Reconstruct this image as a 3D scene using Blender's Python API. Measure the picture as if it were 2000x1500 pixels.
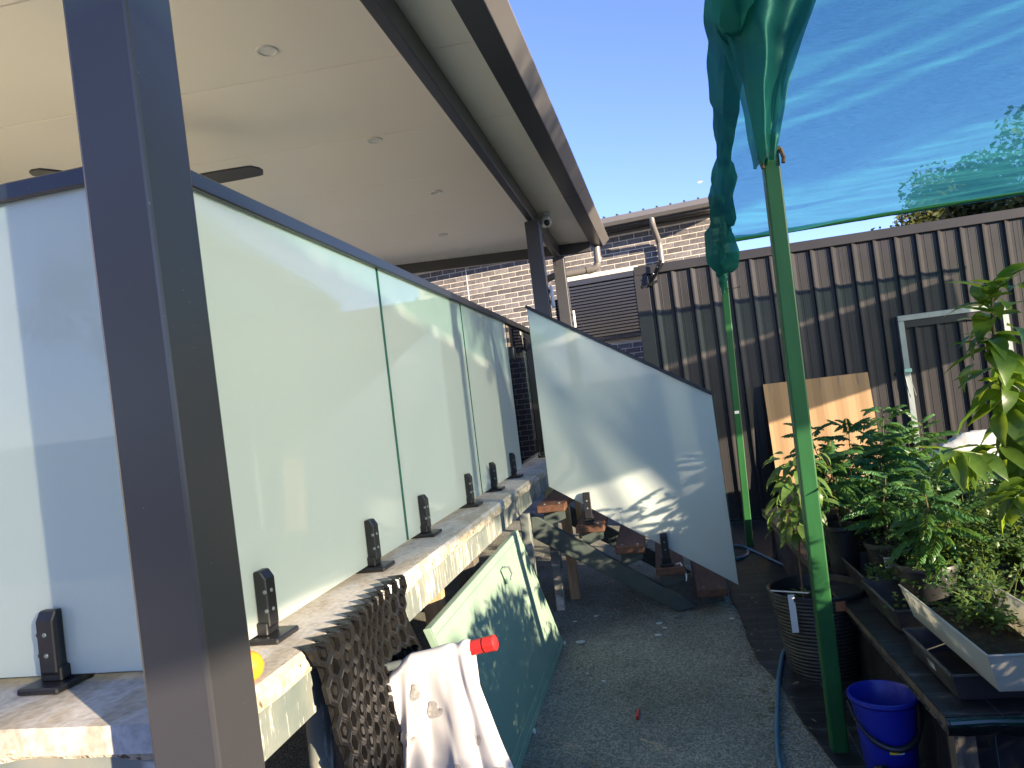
import bpy, bmesh, math, random
from mathutils import Vector, Matrix, noise
random.seed(7)
R = random.Random(11)
for o in list(bpy.data.objects): bpy.data.objects.remove(o)
scene = bpy.context.scene
COL = scene.collection

# ------------------------------------------------------------------ camera, sky, sun, exposure
YAW, PITCH, ROLL = math.radians(11.1), math.radians(1.57), math.atan(.1215)
fw = Vector((-math.sin(YAW)*math.cos(PITCH), math.cos(YAW)*math.cos(PITCH), math.sin(PITCH)))
r0 = Vector((math.cos(YAW), math.sin(YAW), 0)); u0 = r0.cross(fw)
cr, sr = math.cos(ROLL), math.sin(ROLL)
cR = cr*r0 - sr*u0; cU = sr*r0 + cr*u0
cam_d = bpy.data.cameras.new('camera'); cam = bpy.data.objects.new('camera', cam_d); COL.objects.link(cam)
m = Matrix((cR, cU, -fw)).transposed().to_4x4(); m.translation = Vector((0, 0, 1.5)); cam.matrix_world = m
cam_d.sensor_width = 36; cam_d.lens = 1390/2000*36; cam_d.clip_start = .02; cam_d.clip_end = 500
scene.camera = cam

SUN_AZ, SUN_EL = math.radians(125), math.radians(13)          # azimuth from +Y towards +X
to_sun = Vector((math.sin(SUN_AZ)*math.cos(SUN_EL), math.cos(SUN_AZ)*math.cos(SUN_EL), math.sin(SUN_EL)))
W = bpy.data.worlds.new('World'); scene.world = W; W.use_nodes = True
nt = W.node_tree; nt.nodes.clear()
sky = nt.nodes.new('ShaderNodeTexSky'); sky.sky_type = 'NISHITA'; sky.sun_disc = False
sky.sun_elevation = SUN_EL; sky.sun_rotation = SUN_AZ; sky.air_density = 1.0; sky.altitude = 1200; sky.dust_density = .1; sky.ozone_density = 3.5
bg = nt.nodes.new('ShaderNodeBackground'); bg.inputs[1].default_value = .109
wo = nt.nodes.new('ShaderNodeOutputWorld')
sg_ = nt.nodes.new('ShaderNodeMix'); sg_.data_type = 'RGBA'; sg_.blend_type = 'MULTIPLY'; sg_.inputs[0].default_value = 1; sg_.inputs[7].default_value = (1.04, .86, 1.12, 1)
nt.links.new(sky.outputs[0], sg_.inputs[6]); nt.links.new(sg_.outputs[2], bg.inputs[0]); nt.links.new(bg.outputs[0], wo.inputs[0])
sd = bpy.data.lights.new('sun', 'SUN'); sd.energy = 4.7; sd.angle = math.radians(.55); sd.color = (1, .83, .60)
so = bpy.data.objects.new('sun', sd); COL.objects.link(so)
so.rotation_euler = (-to_sun).to_track_quat('-Z', 'Y').to_euler(); so.location = (8, -6, 8)
scene.view_settings.view_transform = 'Standard'; scene.view_settings.look = 'None'
scene.view_settings.exposure = 1.95; scene.view_settings.gamma = 1
scene.render.engine = 'CYCLES'
cy = scene.cycles
cy.max_bounces = 8; cy.diffuse_bounces = 4; cy.glossy_bounces = 4; cy.transmission_bounces = 8; cy.transparent_max_bounces = 16
cy.caustics_reflective = True; cy.caustics_refractive = False; cy.blur_glossy = .6
cy.use_denoising = True; cy.sample_clamp_indirect = 6

# ------------------------------------------------------------------ materials
def new_mat(name):
    M = bpy.data.materials.new(name); M.use_nodes = True
    n = M.node_tree.nodes; p = n['Principled BSDF']
    return M, n, M.node_tree.links, p
def ramp(n, stops):
    r = n.new('ShaderNodeValToRGB')
    while len(r.color_ramp.elements) < len(stops): r.color_ramp.elements.new(.5)
    for e, (pos, c) in zip(r.color_ramp.elements, stops):
        e.position = pos; e.color = (*c, 1) if len(c) == 3 else c
    return r
def mat(name, col, rough=.6, spec=.5, metal=0, col2=None, vscale=4, stretch=(1, 1, 1), contrast=(.35, .65), bump=0, bscale=40,
        bdist=.01, rand=0, coat=0, detail=6, translucent=0, trcol=None, spots=None):
    M, n, L, p = new_mat(name)
    p.inputs['Roughness'].default_value = rough; p.inputs['Specular IOR Level'].default_value = spec
    p.inputs['Metallic'].default_value = metal; p.inputs['Coat Weight'].default_value = coat; p.inputs['Coat Roughness'].default_value = .05
    tc = n.new('ShaderNodeTexCoord'); mp = n.new('ShaderNodeMapping'); mp.inputs['Scale'].default_value = stretch
    L.new(tc.outputs['Object'], mp.inputs[0])
    c2 = col2 or tuple(min(1, v*.78) for v in col)
    nz = n.new('ShaderNodeTexNoise'); nz.inputs['Scale'].default_value = vscale; nz.inputs['Detail'].default_value = detail
    L.new(mp.outputs[0], nz.inputs[0])
    rp = ramp(n, [(contrast[0], col), (contrast[1], c2)]); L.new(nz.outputs[0], rp.inputs[0])
    out = rp.outputs[0]
    if spots:
        sc, th, scol = spots
        v = n.new('ShaderNodeTexNoise'); v.inputs['Scale'].default_value = sc; v.inputs['Detail'].default_value = 3; L.new(mp.outputs[0], v.inputs[0])
        r2 = ramp(n, [(th, (0, 0, 0)), (th+.04, (1, 1, 1))]); L.new(v.outputs[0], r2.inputs[0])
        mx = n.new('ShaderNodeMix'); mx.data_type = 'RGBA'; L.new(r2.outputs[0], mx.inputs[0]); L.new(out, mx.inputs[6]); mx.inputs[7].default_value = (*scol, 1)
        out = mx.outputs[2]
    if rand:
        oi = n.new('ShaderNodeObjectInfo'); hs = n.new('ShaderNodeHueSaturation')
        mr = n.new('ShaderNodeMapRange'); mr.inputs[3].default_value = 1-rand; mr.inputs[4].default_value = 1+rand
        L.new(oi.outputs['Random'], mr.inputs[0]); L.new(mr.outputs[0], hs.inputs['Value']); L.new(out, hs.inputs['Color']); out = hs.outputs[0]
    L.new(out, p.inputs['Base Color'])
    if bump:
        b2 = n.new('ShaderNodeTexNoise'); b2.inputs['Scale'].default_value = bscale; b2.inputs['Detail'].default_value = 5; L.new(mp.outputs[0], b2.inputs[0])
        bp = n.new('ShaderNodeBump'); bp.inputs['Strength'].default_value = bump; bp.inputs['Distance'].default_value = bdist
        L.new(b2.outputs[0], bp.inputs['Height']); L.new(bp.outputs[0], p.inputs['Normal'])
    if translucent:
        t = n.new('ShaderNodeBsdfTranslucent')
        if trcol: t.inputs[0].default_value = (*trcol, 1)
        else: L.new(out, t.inputs[0])
        mx = n.new('ShaderNodeMixShader'); mx.inputs[0].default_value = translucent
        L.new(p.outputs[0], mx.inputs[1]); L.new(t.outputs[0], mx.inputs[2]); L.new(mx.outputs[0], n['Material Output'].inputs[0])
    return M

MT = {}
MT['monument'] = mat('powdercoat_monument', (.038, .038, .043), .30, .6, col2=(.033, .033, .037), vscale=2, bump=.02, bscale=900, bdist=.001, spots=(160, .735, (.25, .24, .22)))
MT['black'] = mat('black_powdercoat', (.012, .012, .014), .38, .5, bump=.05, bscale=500, bdist=.001)
MT['ceiling'] = mat('cream_ceiling_panel', (.90, .84, .73), .30, .5, col2=(.885, .825, .715), vscale=.8)
MT['ceil_light'] = mat('downlight_white', (.82, .80, .75), .4)
MT['gutter'] = mat('gutter_steel', (.145, .135, .13), .36, .55, col2=(.13, .122, .117), vscale=3, bump=.02, bscale=60)
MT['shed'] = mat('shed_steel', (.034, .0325, .0335), .30, .22, col2=(.028, .027, .028), vscale=3, bump=.03, bscale=14, bdist=.004, spots=(90, .74, (.12, .115, .11)))
MT['galv'] = mat('galvanised_steel', (.24, .275, .275), .5, .4, .4, col2=(.17, .195, .20), vscale=9, stretch=(1, 1, .35), contrast=(.3, .7), bump=.04)
MT['green_post'] = mat('green_painted_steel', (.017, .092, .026), .42, .3, col2=(.0135, .075, .021), vscale=6, stretch=(3, 3, .5), bump=.03, bscale=30, spots=(70, .74, (.10, .28, .12)))
MT['brick'] = mat('dark_blue_brick', (.10, .092, .094), .75, .3, col2=(.17, .155, .15), vscale=22, bump=.35, bscale=70, bdist=.004, rand=.35)
MT['mortar'] = mat('cream_mortar', (.70, .62, .50), .9, .2, col2=(.62, .55, .45), vscale=25, bump=.2, bscale=120, bdist=.003)
MT['soffit'] = mat('fibre_cement', (.55, .53, .49), .6)
MT['tread'] = mat('stained_hardwood', (.125, .058, .032), .5, .4, col2=(.07, .034, .022), vscale=5, stretch=(9, 1, 9), bump=.15, bscale=18, rand=.2)
MT['pine'] = mat('raw_timber', (.48, .34, .19), .7, .3, col2=(.36, .24, .13), vscale=6, stretch=(8, 8, .8), bump=.1, bscale=30)
MT['oldtimber'] = mat('weathered_timber', (.15, .13, .105), .8, .3, col2=(.07, .06, .05), vscale=7, stretch=(8, 8, .8), bump=.3, bscale=30)
MT['stringer'] = mat('dark_green_steel', (.045, .060, .056), .42, .5, col2=(.065, .08, .072), vscale=7, bump=.06, bscale=40, spots=(60, .72, (.16, .17, .15)))
MT['cardboard'] = mat('cardboard', (.30, .19, .10), .75, .3, col2=(.285, .178, .092), vscale=2, stretch=(4, 1, .3), bump=.05, bscale=30)
MT['tape'] = mat('packing_tape', (.30, .185, .085), .3, .5)
MT['white_plastic'] = mat('white_plastic', (.80, .80, .78), .35, .5)
MT['white_sheet'] = mat('white_plastic_sheet', (.55, .54, .53), .45, .4, col2=(.47, .47, .465), vscale=8, bump=.3, bscale=9, bdist=.03)
MT['tub'] = mat('translucent_tub', (.62, .62, .58), .4, .45, col2=(.62, .58, .48), vscale=6, contrast=(.5, .75), translucent=.45, bump=.04)
MT['pot'] = mat('black_plastic_pot', (.022, .022, .024), .45, .45, col2=(.06, .056, .05), vscale=9, contrast=(.5, .75), bump=.08, bscale=50)
MT['tray'] = mat('grey_plastic_tray', (.035, .035, .037), .45, .5, col2=(.10, .093, .082), vscale=7, contrast=(.45, .75), bump=.1, bscale=40)
MT['soil'] = mat('potting_soil', (.035, .024, .016), .95, .2, col2=(.07, .05, .033), vscale=60, bump=1, bscale=90, bdist=.01)
MT['bucket'] = mat('blue_plastic', (.012, .022, .32), .35, .5, col2=(.010, .018, .26), vscale=3)
MT['red'] = mat('red_plastic', (.50, .022, .022), .4, .45, col2=(.40, .02, .02), vscale=10)
MT['orange'] = mat('orange_rubber', (.85, .30, .02), .5, .4, col2=(.80, .26, .02), vscale=10, bump=.1, bscale=150, bdist=.002)
MT['hose'] = mat('blue_hose', (.055, .16, .24), .35, .5, col2=(.045, .13, .20), vscale=12)
MT['rubber'] = mat('black_rubber', (.006, .006, .007), .26, .28, col2=(.011, .0105, .010), vscale=14, bump=.1, bscale=60)
MT['boardgreen'] = mat('pale_green_board', (.25, .345, .265), .5, .4, col2=(.225, .32, .245), vscale=3, stretch=(1, 26, .25), contrast=(.3, .7), bump=.03, bscale=20, spots=(50, .73, (.33, .42, .33)))
MT['boardframe'] = mat('pale_green_frame', (.25, .37, .28), .42, .45, col2=(.21, .32, .24), vscale=5)
MT['ceramic'] = mat('white_chip', (.62, .66, .62), .5)
MT['stem'] = mat('brown_stem', (.16, .10, .055), .8, .3, col2=(.09, .065, .04), vscale=30, bump=.3, bscale=80, bdist=.002)
MT['greenstem'] = mat('green_stem', (.12, .16, .05), .6, .4, col2=(.09, .11, .04), vscale=20)
def leafmat(name, col, col2, tr, rough=.4, rand=.25, tcol=None):
    return mat(name, col, rough, .45, col2=col2, vscale=12, rand=rand, translucent=tr, trcol=tcol)
MT['leaf_big'] = leafmat('big_leaf', (.055, .115, .020), (.085, .145, .022), .45, .33, .25, (.30, .42, .035))
MT['leaf_curry'] = leafmat('curry_leaf', (.046, .125, .036), (.065, .155, .042), .34, .38, .3, (.18, .33, .05))
MT['leaf_droop'] = leafmat('drooping_leaf', (.075, .145, .032), (.11, .18, .042), .35, .4, .25, (.20, .28, .05))
MT['leaf_small'] = leafmat('small_leaf', (.050, .110, .030), (.085, .145, .036), .36, .45, .2, (.22, .31, .05))
MT['leaf_tree'] = leafmat('tree_leaf', (.045, .068, .022), (.08, .085, .026), .28, .5, .2, (.20, .20, .04))
MT['bark'] = mat('bark', (.14, .105, .08), .9, .2, col2=(.07, .055, .045), vscale=9, stretch=(3, 3, .6), bump=.6, bscale=20, bdist=.03)

def mat_concrete():
    M, n, L, p = new_mat('weathered_concrete'); p.inputs['Roughness'].default_value = .82
    tc = n.new('ShaderNodeTexCoord')
    a = n.new('ShaderNodeTexNoise'); a.inputs['Scale'].default_value = 2.2; a.inputs['Detail'].default_value = 9; a.inputs['Roughness'].default_value = .62
    b = n.new('ShaderNodeTexNoise'); b.inputs['Scale'].default_value = 55; b.inputs['Detail'].default_value = 4
    mp = n.new('ShaderNodeMapping'); mp.inputs['Scale'].default_value = (2.4, 1, 1); L.new(tc.outputs['Object'], mp.inputs[0])
    L.new(mp.outputs[0], a.inputs[0]); L.new(tc.outputs['Object'], b.inputs[0])
    r1 = ramp(n, [(.30, (.36, .34, .315)), (.46, (.52, .49, .45)), (.56, (.40, .345, .27)), (.70, (.56, .53, .49))]); L.new(a.outputs[0], r1.inputs[0])
    r2 = ramp(n, [(.3, (.72, .72, .72)), (.6, (1, 1, 1))]); L.new(b.outputs[0], r2.inputs[0])
    mx = n.new('ShaderNodeMix'); mx.data_type = 'RGBA'; mx.blend_type = 'MULTIPLY'; mx.inputs[0].default_value = 1
    L.new(r1.outputs[0], mx.inputs[6]); L.new(r2.outputs[0], mx.inputs[7]); L.new(mx.outputs[2], p.inputs['Base Color'])
    bp = n.new('ShaderNodeBump'); bp.inputs['Strength'].default_value = .35; bp.inputs['Distance'].default_value = .004; L.new(b.outputs[0], bp.inputs['Height']); L.new(bp.outputs[0], p.inputs['Normal'])
    return M
MT['concrete'] = mat_concrete()
MT['rough_edge'] = mat('rough_concrete_edge', (.62, .54, .42), .92, .2, col2=(.38, .31, .22), vscale=16, contrast=(.38, .62), bump=.9, bscale=45, bdist=.012, spots=(28, .63, (.12, .09, .06)))

def mat_bearer():
    M, n, L, p = new_mat('scratched_green_bearer'); p.inputs['Roughness'].default_value = .62
    tc = n.new('ShaderNodeTexCoord')
    a = n.new('ShaderNodeTexNoise'); a.inputs['Scale'].default_value = 4; a.inputs['Detail'].default_value = 5
    mp = n.new('ShaderNodeMapping'); mp.inputs['Scale'].default_value = (1, 60, 5); L.new(tc.outputs['Object'], mp.inputs[0])
    b = n.new('ShaderNodeTexNoise'); b.inputs['Scale'].default_value = 1.3; b.inputs['Detail'].default_value = 4; b.inputs['Roughness'].default_value = .7
    L.new(tc.outputs['Object'], a.inputs[0]); L.new(mp.outputs[0], b.inputs[0])
    r1 = ramp(n, [(.35, (.115, .14, .13)), (.52, (.17, .185, .165)), (.66, (.235, .22, .18))]); L.new(a.outputs[0], r1.inputs[0])
    ad = n.new('ShaderNodeMath'); ad.operation = 'ADD'; L.new(b.outputs[0], ad.inputs[0])
    sc = n.new('ShaderNodeMath'); sc.operation = 'MULTIPLY'; sc.inputs[1].default_value = .35; L.new(a.outputs[0], sc.inputs[0]); L.new(sc.outputs[0], ad.inputs[1])
    r2 = ramp(n, [(.735, (0, 0, 0)), (.80, (1, 1, 1))]); L.new(ad.outputs[0], r2.inputs[0])
    mx = n.new('ShaderNodeMix'); mx.data_type = 'RGBA'; L.new(r2.outputs[0], mx.inputs[0]); L.new(r1.outputs[0], mx.inputs[6]); mx.inputs[7].default_value = (.60, .57, .49, 1)
    L.new(mx.outputs[2], p.inputs['Base Color'])
    bp = n.new('ShaderNodeBump'); bp.inputs['Strength'].default_value = .5; bp.inputs['Distance'].default_value = .004; L.new(ad.outputs[0], bp.inputs['Height']); L.new(bp.outputs[0], p.inputs['Normal'])
    return M
MT['bearer'] = mat_bearer()

def mat_gravel():
    M, n, L, p = new_mat('dark_gravel_ground'); p.inputs['Roughness'].default_value = .85; p.inputs['Specular IOR Level'].default_value = .35
    tc = n.new('ShaderNodeTexCoord')
    v = n.new('ShaderNodeTexVoronoi'); v.inputs['Scale'].default_value = 130; L.new(tc.outputs['Object'], v.inputs[0])
    a = n.new('ShaderNodeTexNoise'); a.inputs['Scale'].default_value = 1.6; a.inputs['Detail'].default_value = 8; L.new(tc.outputs['Object'], a.inputs[0])
    r1 = ramp(n, [(.2, (.15, .155, .135)), (.6, (.255, .26, .225)), (.93, (.35, .35, .31)), (.995, (.42, .40, .37))])
    sp = n.new('ShaderNodeSeparateColor'); L.new(v.outputs['Color'], sp.inputs[0]); L.new(sp.outputs[0], r1.inputs[0])
    r2 = ramp(n, [(.35, (.72, .70, .66)), (.65, (1.15, 1.12, 1.05))]); L.new(a.outputs[0], r2.inputs[0])
    mx = n.new('ShaderNodeMix'); mx.data_type = 'RGBA'; mx.blend_type = 'MULTIPLY'; mx.inputs[0].default_value = 1
    L.new(r1.outputs[0], mx.inputs[6]); L.new(r2.outputs[0], mx.inputs[7]); L.new(mx.outputs[2], p.inputs['Base Color'])
    ad = n.new('ShaderNodeMath'); ad.operation = 'ADD'; L.new(v.outputs['Distance'], ad.inputs[0]); L.new(a.outputs[0], ad.inputs[1])
    bp = n.new('ShaderNodeBump'); bp.invert = True; bp.inputs['Strength'].default_value = .8; bp.inputs['Distance'].default_value = .006; L.new(v.outputs['Distance'], bp.inputs['Height']); L.new(bp.outputs[0], p.inputs['Normal'])
    return M
MT['gravel'] = mat_gravel()
def mat_weedmat():
    M, n, L, p = new_mat('woven_weed_mat'); p.inputs['Roughness'].default_value = .42; p.inputs['Specular IOR Level'].default_value = .4
    tc = n.new('ShaderNodeTexCoord')
    a = n.new('ShaderNodeTexNoise'); a.inputs['Scale'].default_value = 3; a.inputs['Detail'].default_value = 9; a.inputs['Roughness'].default_value = .7
    mp = n.new('ShaderNodeMapping'); mp.inputs['Scale'].default_value = (1, 5, 1); L.new(tc.outputs['Object'], mp.inputs[0]); L.new(mp.outputs[0], a.inputs[0])
    r1 = ramp(n, [(.40, (.014, .014, .016)), (.58, (.032, .032, .036)), (.68, (.10, .098, .10)), (.80, (.19, .19, .19))]); L.new(a.outputs[0], r1.inputs[0])
    br = n.new('ShaderNodeTexBrick'); br.inputs['Scale'].default_value = 1; br.inputs['Brick Width'].default_value = .30; br.inputs['Row Height'].default_value = .15
    br.inputs['Mortar Size'].default_value = .0018; br.offset = 0; br.inputs['Color1'].default_value = (0, 0, 0, 1); br.inputs['Color2'].default_value = (0, 0, 0, 1); br.inputs['Mortar'].default_value = (1, 1, 1, 1)
    L.new(tc.outputs['Object'], br.inputs[0])
    mx = n.new('ShaderNodeMix'); mx.data_type = 'RGBA'; L.new(br.outputs[0], mx.inputs[0]); L.new(r1.outputs[0], mx.inputs[6]); mx.inputs[7].default_value = (.10, .12, .12, 1)
    L.new(mx.outputs[2], p.inputs['Base Color'])
    wv = n.new('ShaderNodeTexWave'); wv.inputs['Scale'].default_value = 120; L.new(tc.outputs['Object'], wv.inputs[0])
    bp = n.new('ShaderNodeBump'); bp.inputs['Strength'].default_value = .4; bp.inputs['Distance'].default_value = .004; L.new(a.outputs[0], bp.inputs['Height'])
    b2 = n.new('ShaderNodeBump'); b2.inputs['Strength'].default_value = .15; b2.inputs['Distance'].default_value = .001; L.new(wv.outputs[0], b2.inputs['Height']); L.new(bp.outputs[0], b2.inputs['Normal'])
    L.new(b2.outputs[0], p.inputs['Normal'])
    return M
MT['weedmat'] = mat_weedmat()
def mat_frost():
    M, n, L, p = new_mat('frosted_glass'); n.remove(p)
    tc = n.new('ShaderNodeTexCoord'); a = n.new('ShaderNodeTexNoise'); a.inputs['Scale'].default_value = 34; a.inputs['Detail'].default_value = 5; L.new(tc.outputs['Object'], a.inputs[0])
    r = ramp(n, [(.60, (.715, .765, .735)), (.76, (.76, .80, .765))]); L.new(a.outputs[0], r.inputs[0])
    d = n.new('ShaderNodeBsdfDiffuse'); L.new(r.outputs[0], d.inputs[0])
    t = n.new('ShaderNodeBsdfTranslucent'); t.inputs[0].default_value = (.82, .90, .86, 1)
    mx = n.new('ShaderNodeMixShader'); mx.inputs[0].default_value = .55; L.new(d.outputs[0], mx.inputs[1]); L.new(t.outputs[0], mx.inputs[2])
    g = n.new('ShaderNodeBsdfGlossy'); g.inputs['Roughness'].default_value = .035
    f = n.new('ShaderNodeFresnel'); f.inputs[0].default_value = 1.5
    ge = n.new('ShaderNodeNewGeometry'); iv = n.new('ShaderNodeMath'); iv.operation = 'SUBTRACT'; iv.inputs[0].default_value = 1; L.new(ge.outputs['Backfacing'], iv.inputs[1])
    ml = n.new('ShaderNodeMath'); ml.operation = 'MULTIPLY'; L.new(f.outputs[0], ml.inputs[0]); L.new(iv.outputs[0], ml.inputs[1])
    m2 = n.new('ShaderNodeMixShader'); L.new(ml.outputs[0], m2.inputs[0]); L.new(mx.outputs[0], m2.inputs[1]); L.new(g.outputs[0], m2.inputs[2]); L.new(m2.outputs[0], n['Material Output'].inputs[0])
    return M
MT['frost'] = mat_frost()
def mat_clear():
    M, n, L, p = new_mat('clear_toughened_glass'); n.remove(p)
    tr = n.new('ShaderNodeBsdfTransparent'); tr.inputs[0].default_value = (.82, .92, .87, 1)
    g = n.new('ShaderNodeBsdfGlossy'); g.inputs['Roughness'].default_value = .01
    f = n.new('ShaderNodeFresnel'); f.inputs[0].default_value = 1.5
    mx = n.new('ShaderNodeMixShader'); L.new(f.outputs[0], mx.inputs[0]); L.new(tr.outputs[0], mx.inputs[1]); L.new(g.outputs[0], mx.inputs[2]); L.new(mx.outputs[0], n['Material Output'].inputs[0])
    return M
MT['clear'] = mat_clear()
MT['glassedge'] = mat('glass_edge_green', (.035, .14, .10), .1, .6)
def mat_shadecloth(name='green_shade_cloth', t0=.28, t1=.48, tint=(.64, .92, .84), dk=1.0):
    M, n, L, p = new_mat(name); n.remove(p)
    tc = n.new('ShaderNodeTexCoord')
    w1 = n.new('ShaderNodeTexNoise'); w1.inputs['Scale'].default_value = 2.2; w1.inputs['Detail'].default_value = 6; L.new(tc.outputs['Object'], w1.inputs[0])
    mp = n.new('ShaderNodeMapping'); mp.inputs['Scale'].default_value = (4, 420, 420); L.new(tc.outputs['Object'], mp.inputs[0])
    w2 = n.new('ShaderNodeTexNoise'); w2.inputs['Scale'].default_value = 1; w2.inputs['Detail'].default_value = 2; L.new(mp.outputs[0], w2.inputs[0])
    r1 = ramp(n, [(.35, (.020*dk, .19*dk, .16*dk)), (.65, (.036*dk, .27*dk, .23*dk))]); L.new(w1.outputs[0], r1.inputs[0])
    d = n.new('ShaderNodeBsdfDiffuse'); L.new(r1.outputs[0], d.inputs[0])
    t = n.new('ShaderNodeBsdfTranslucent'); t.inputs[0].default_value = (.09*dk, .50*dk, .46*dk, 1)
    g = n.new('ShaderNodeBsdfGlossy'); g.inputs['Roughness'].default_value = .45; g.inputs[0].default_value = (.25, .5, .45, 1)
    tr = n.new('ShaderNodeBsdfTransparent'); tr.inputs[0].default_value = (*tint, 1)
    m1 = n.new('ShaderNodeMixShader'); m1.inputs[0].default_value = .55; L.new(d.outputs[0], m1.inputs[1]); L.new(t.outputs[0], m1.inputs[2])
    m2 = n.new('ShaderNodeMixShader'); m2.inputs[0].default_value = .06; L.new(m1.outputs[0], m2.inputs[1]); L.new(g.outputs[0], m2.inputs[2])
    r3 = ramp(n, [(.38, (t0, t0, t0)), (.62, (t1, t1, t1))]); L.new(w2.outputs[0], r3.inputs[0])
    m3 = n.new('ShaderNodeMixShader'); L.new(r3.outputs[0], m3.inputs[0]); L.new(m2.outputs[0], m3.inputs[1]); L.new(tr.outputs[0], m3.inputs[2])
    L.new(m3.outputs[0], n['Material Output'].inputs[0])
    return M
MT['shade'] = mat_shadecloth(); MT['shade_side'] = mat_shadecloth('sun_filter_cloth', .20, .32, (.76, .84, .80)); MT['shade_dense'] = mat_shadecloth('folded_shade_cloth', .10, .26, (.5, .85, .8), .5)  # side cloth tint tunes the sun passing the added side drop
def mat_towel():
    M, n, L, p = new_mat('printed_muslin'); p.inputs['Roughness'].default_value = .9; p.inputs['Specular IOR Level'].default_value = .1
    tc = n.new('ShaderNodeTexCoord')
    nz = n.new('ShaderNodeTexNoise'); nz.inputs['Scale'].default_value = 300; L.new(tc.outputs['Object'], nz.inputs[0])
    p.inputs['Base Color'].default_value = (.60, .57, .56, 1)
    bp = n.new('ShaderNodeBump'); bp.inputs['Strength'].default_value = .25; bp.inputs['Distance'].default_value = .001; L.new(nz.outputs[0], bp.inputs['Height']); L.new(bp.outputs[0], p.inputs['Normal'])
    return M
MT['towel'] = mat_towel()
MT['print'] = mat('grey_print', (.30, .28, .265), .9, .1, col2=(.44, .42, .40), vscale=120)
MT['printdark'] = mat('grey_print_line', (.30, .28, .27), .9, .1)
MT['ink'] = mat('black_ink', (.02, .02, .02), .7)
MT['yellow'] = mat('yellow_label', (.70, .62, .06), .5)
MT['clay'] = mat('terracotta', (.35, .14, .07), .8)

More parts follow.
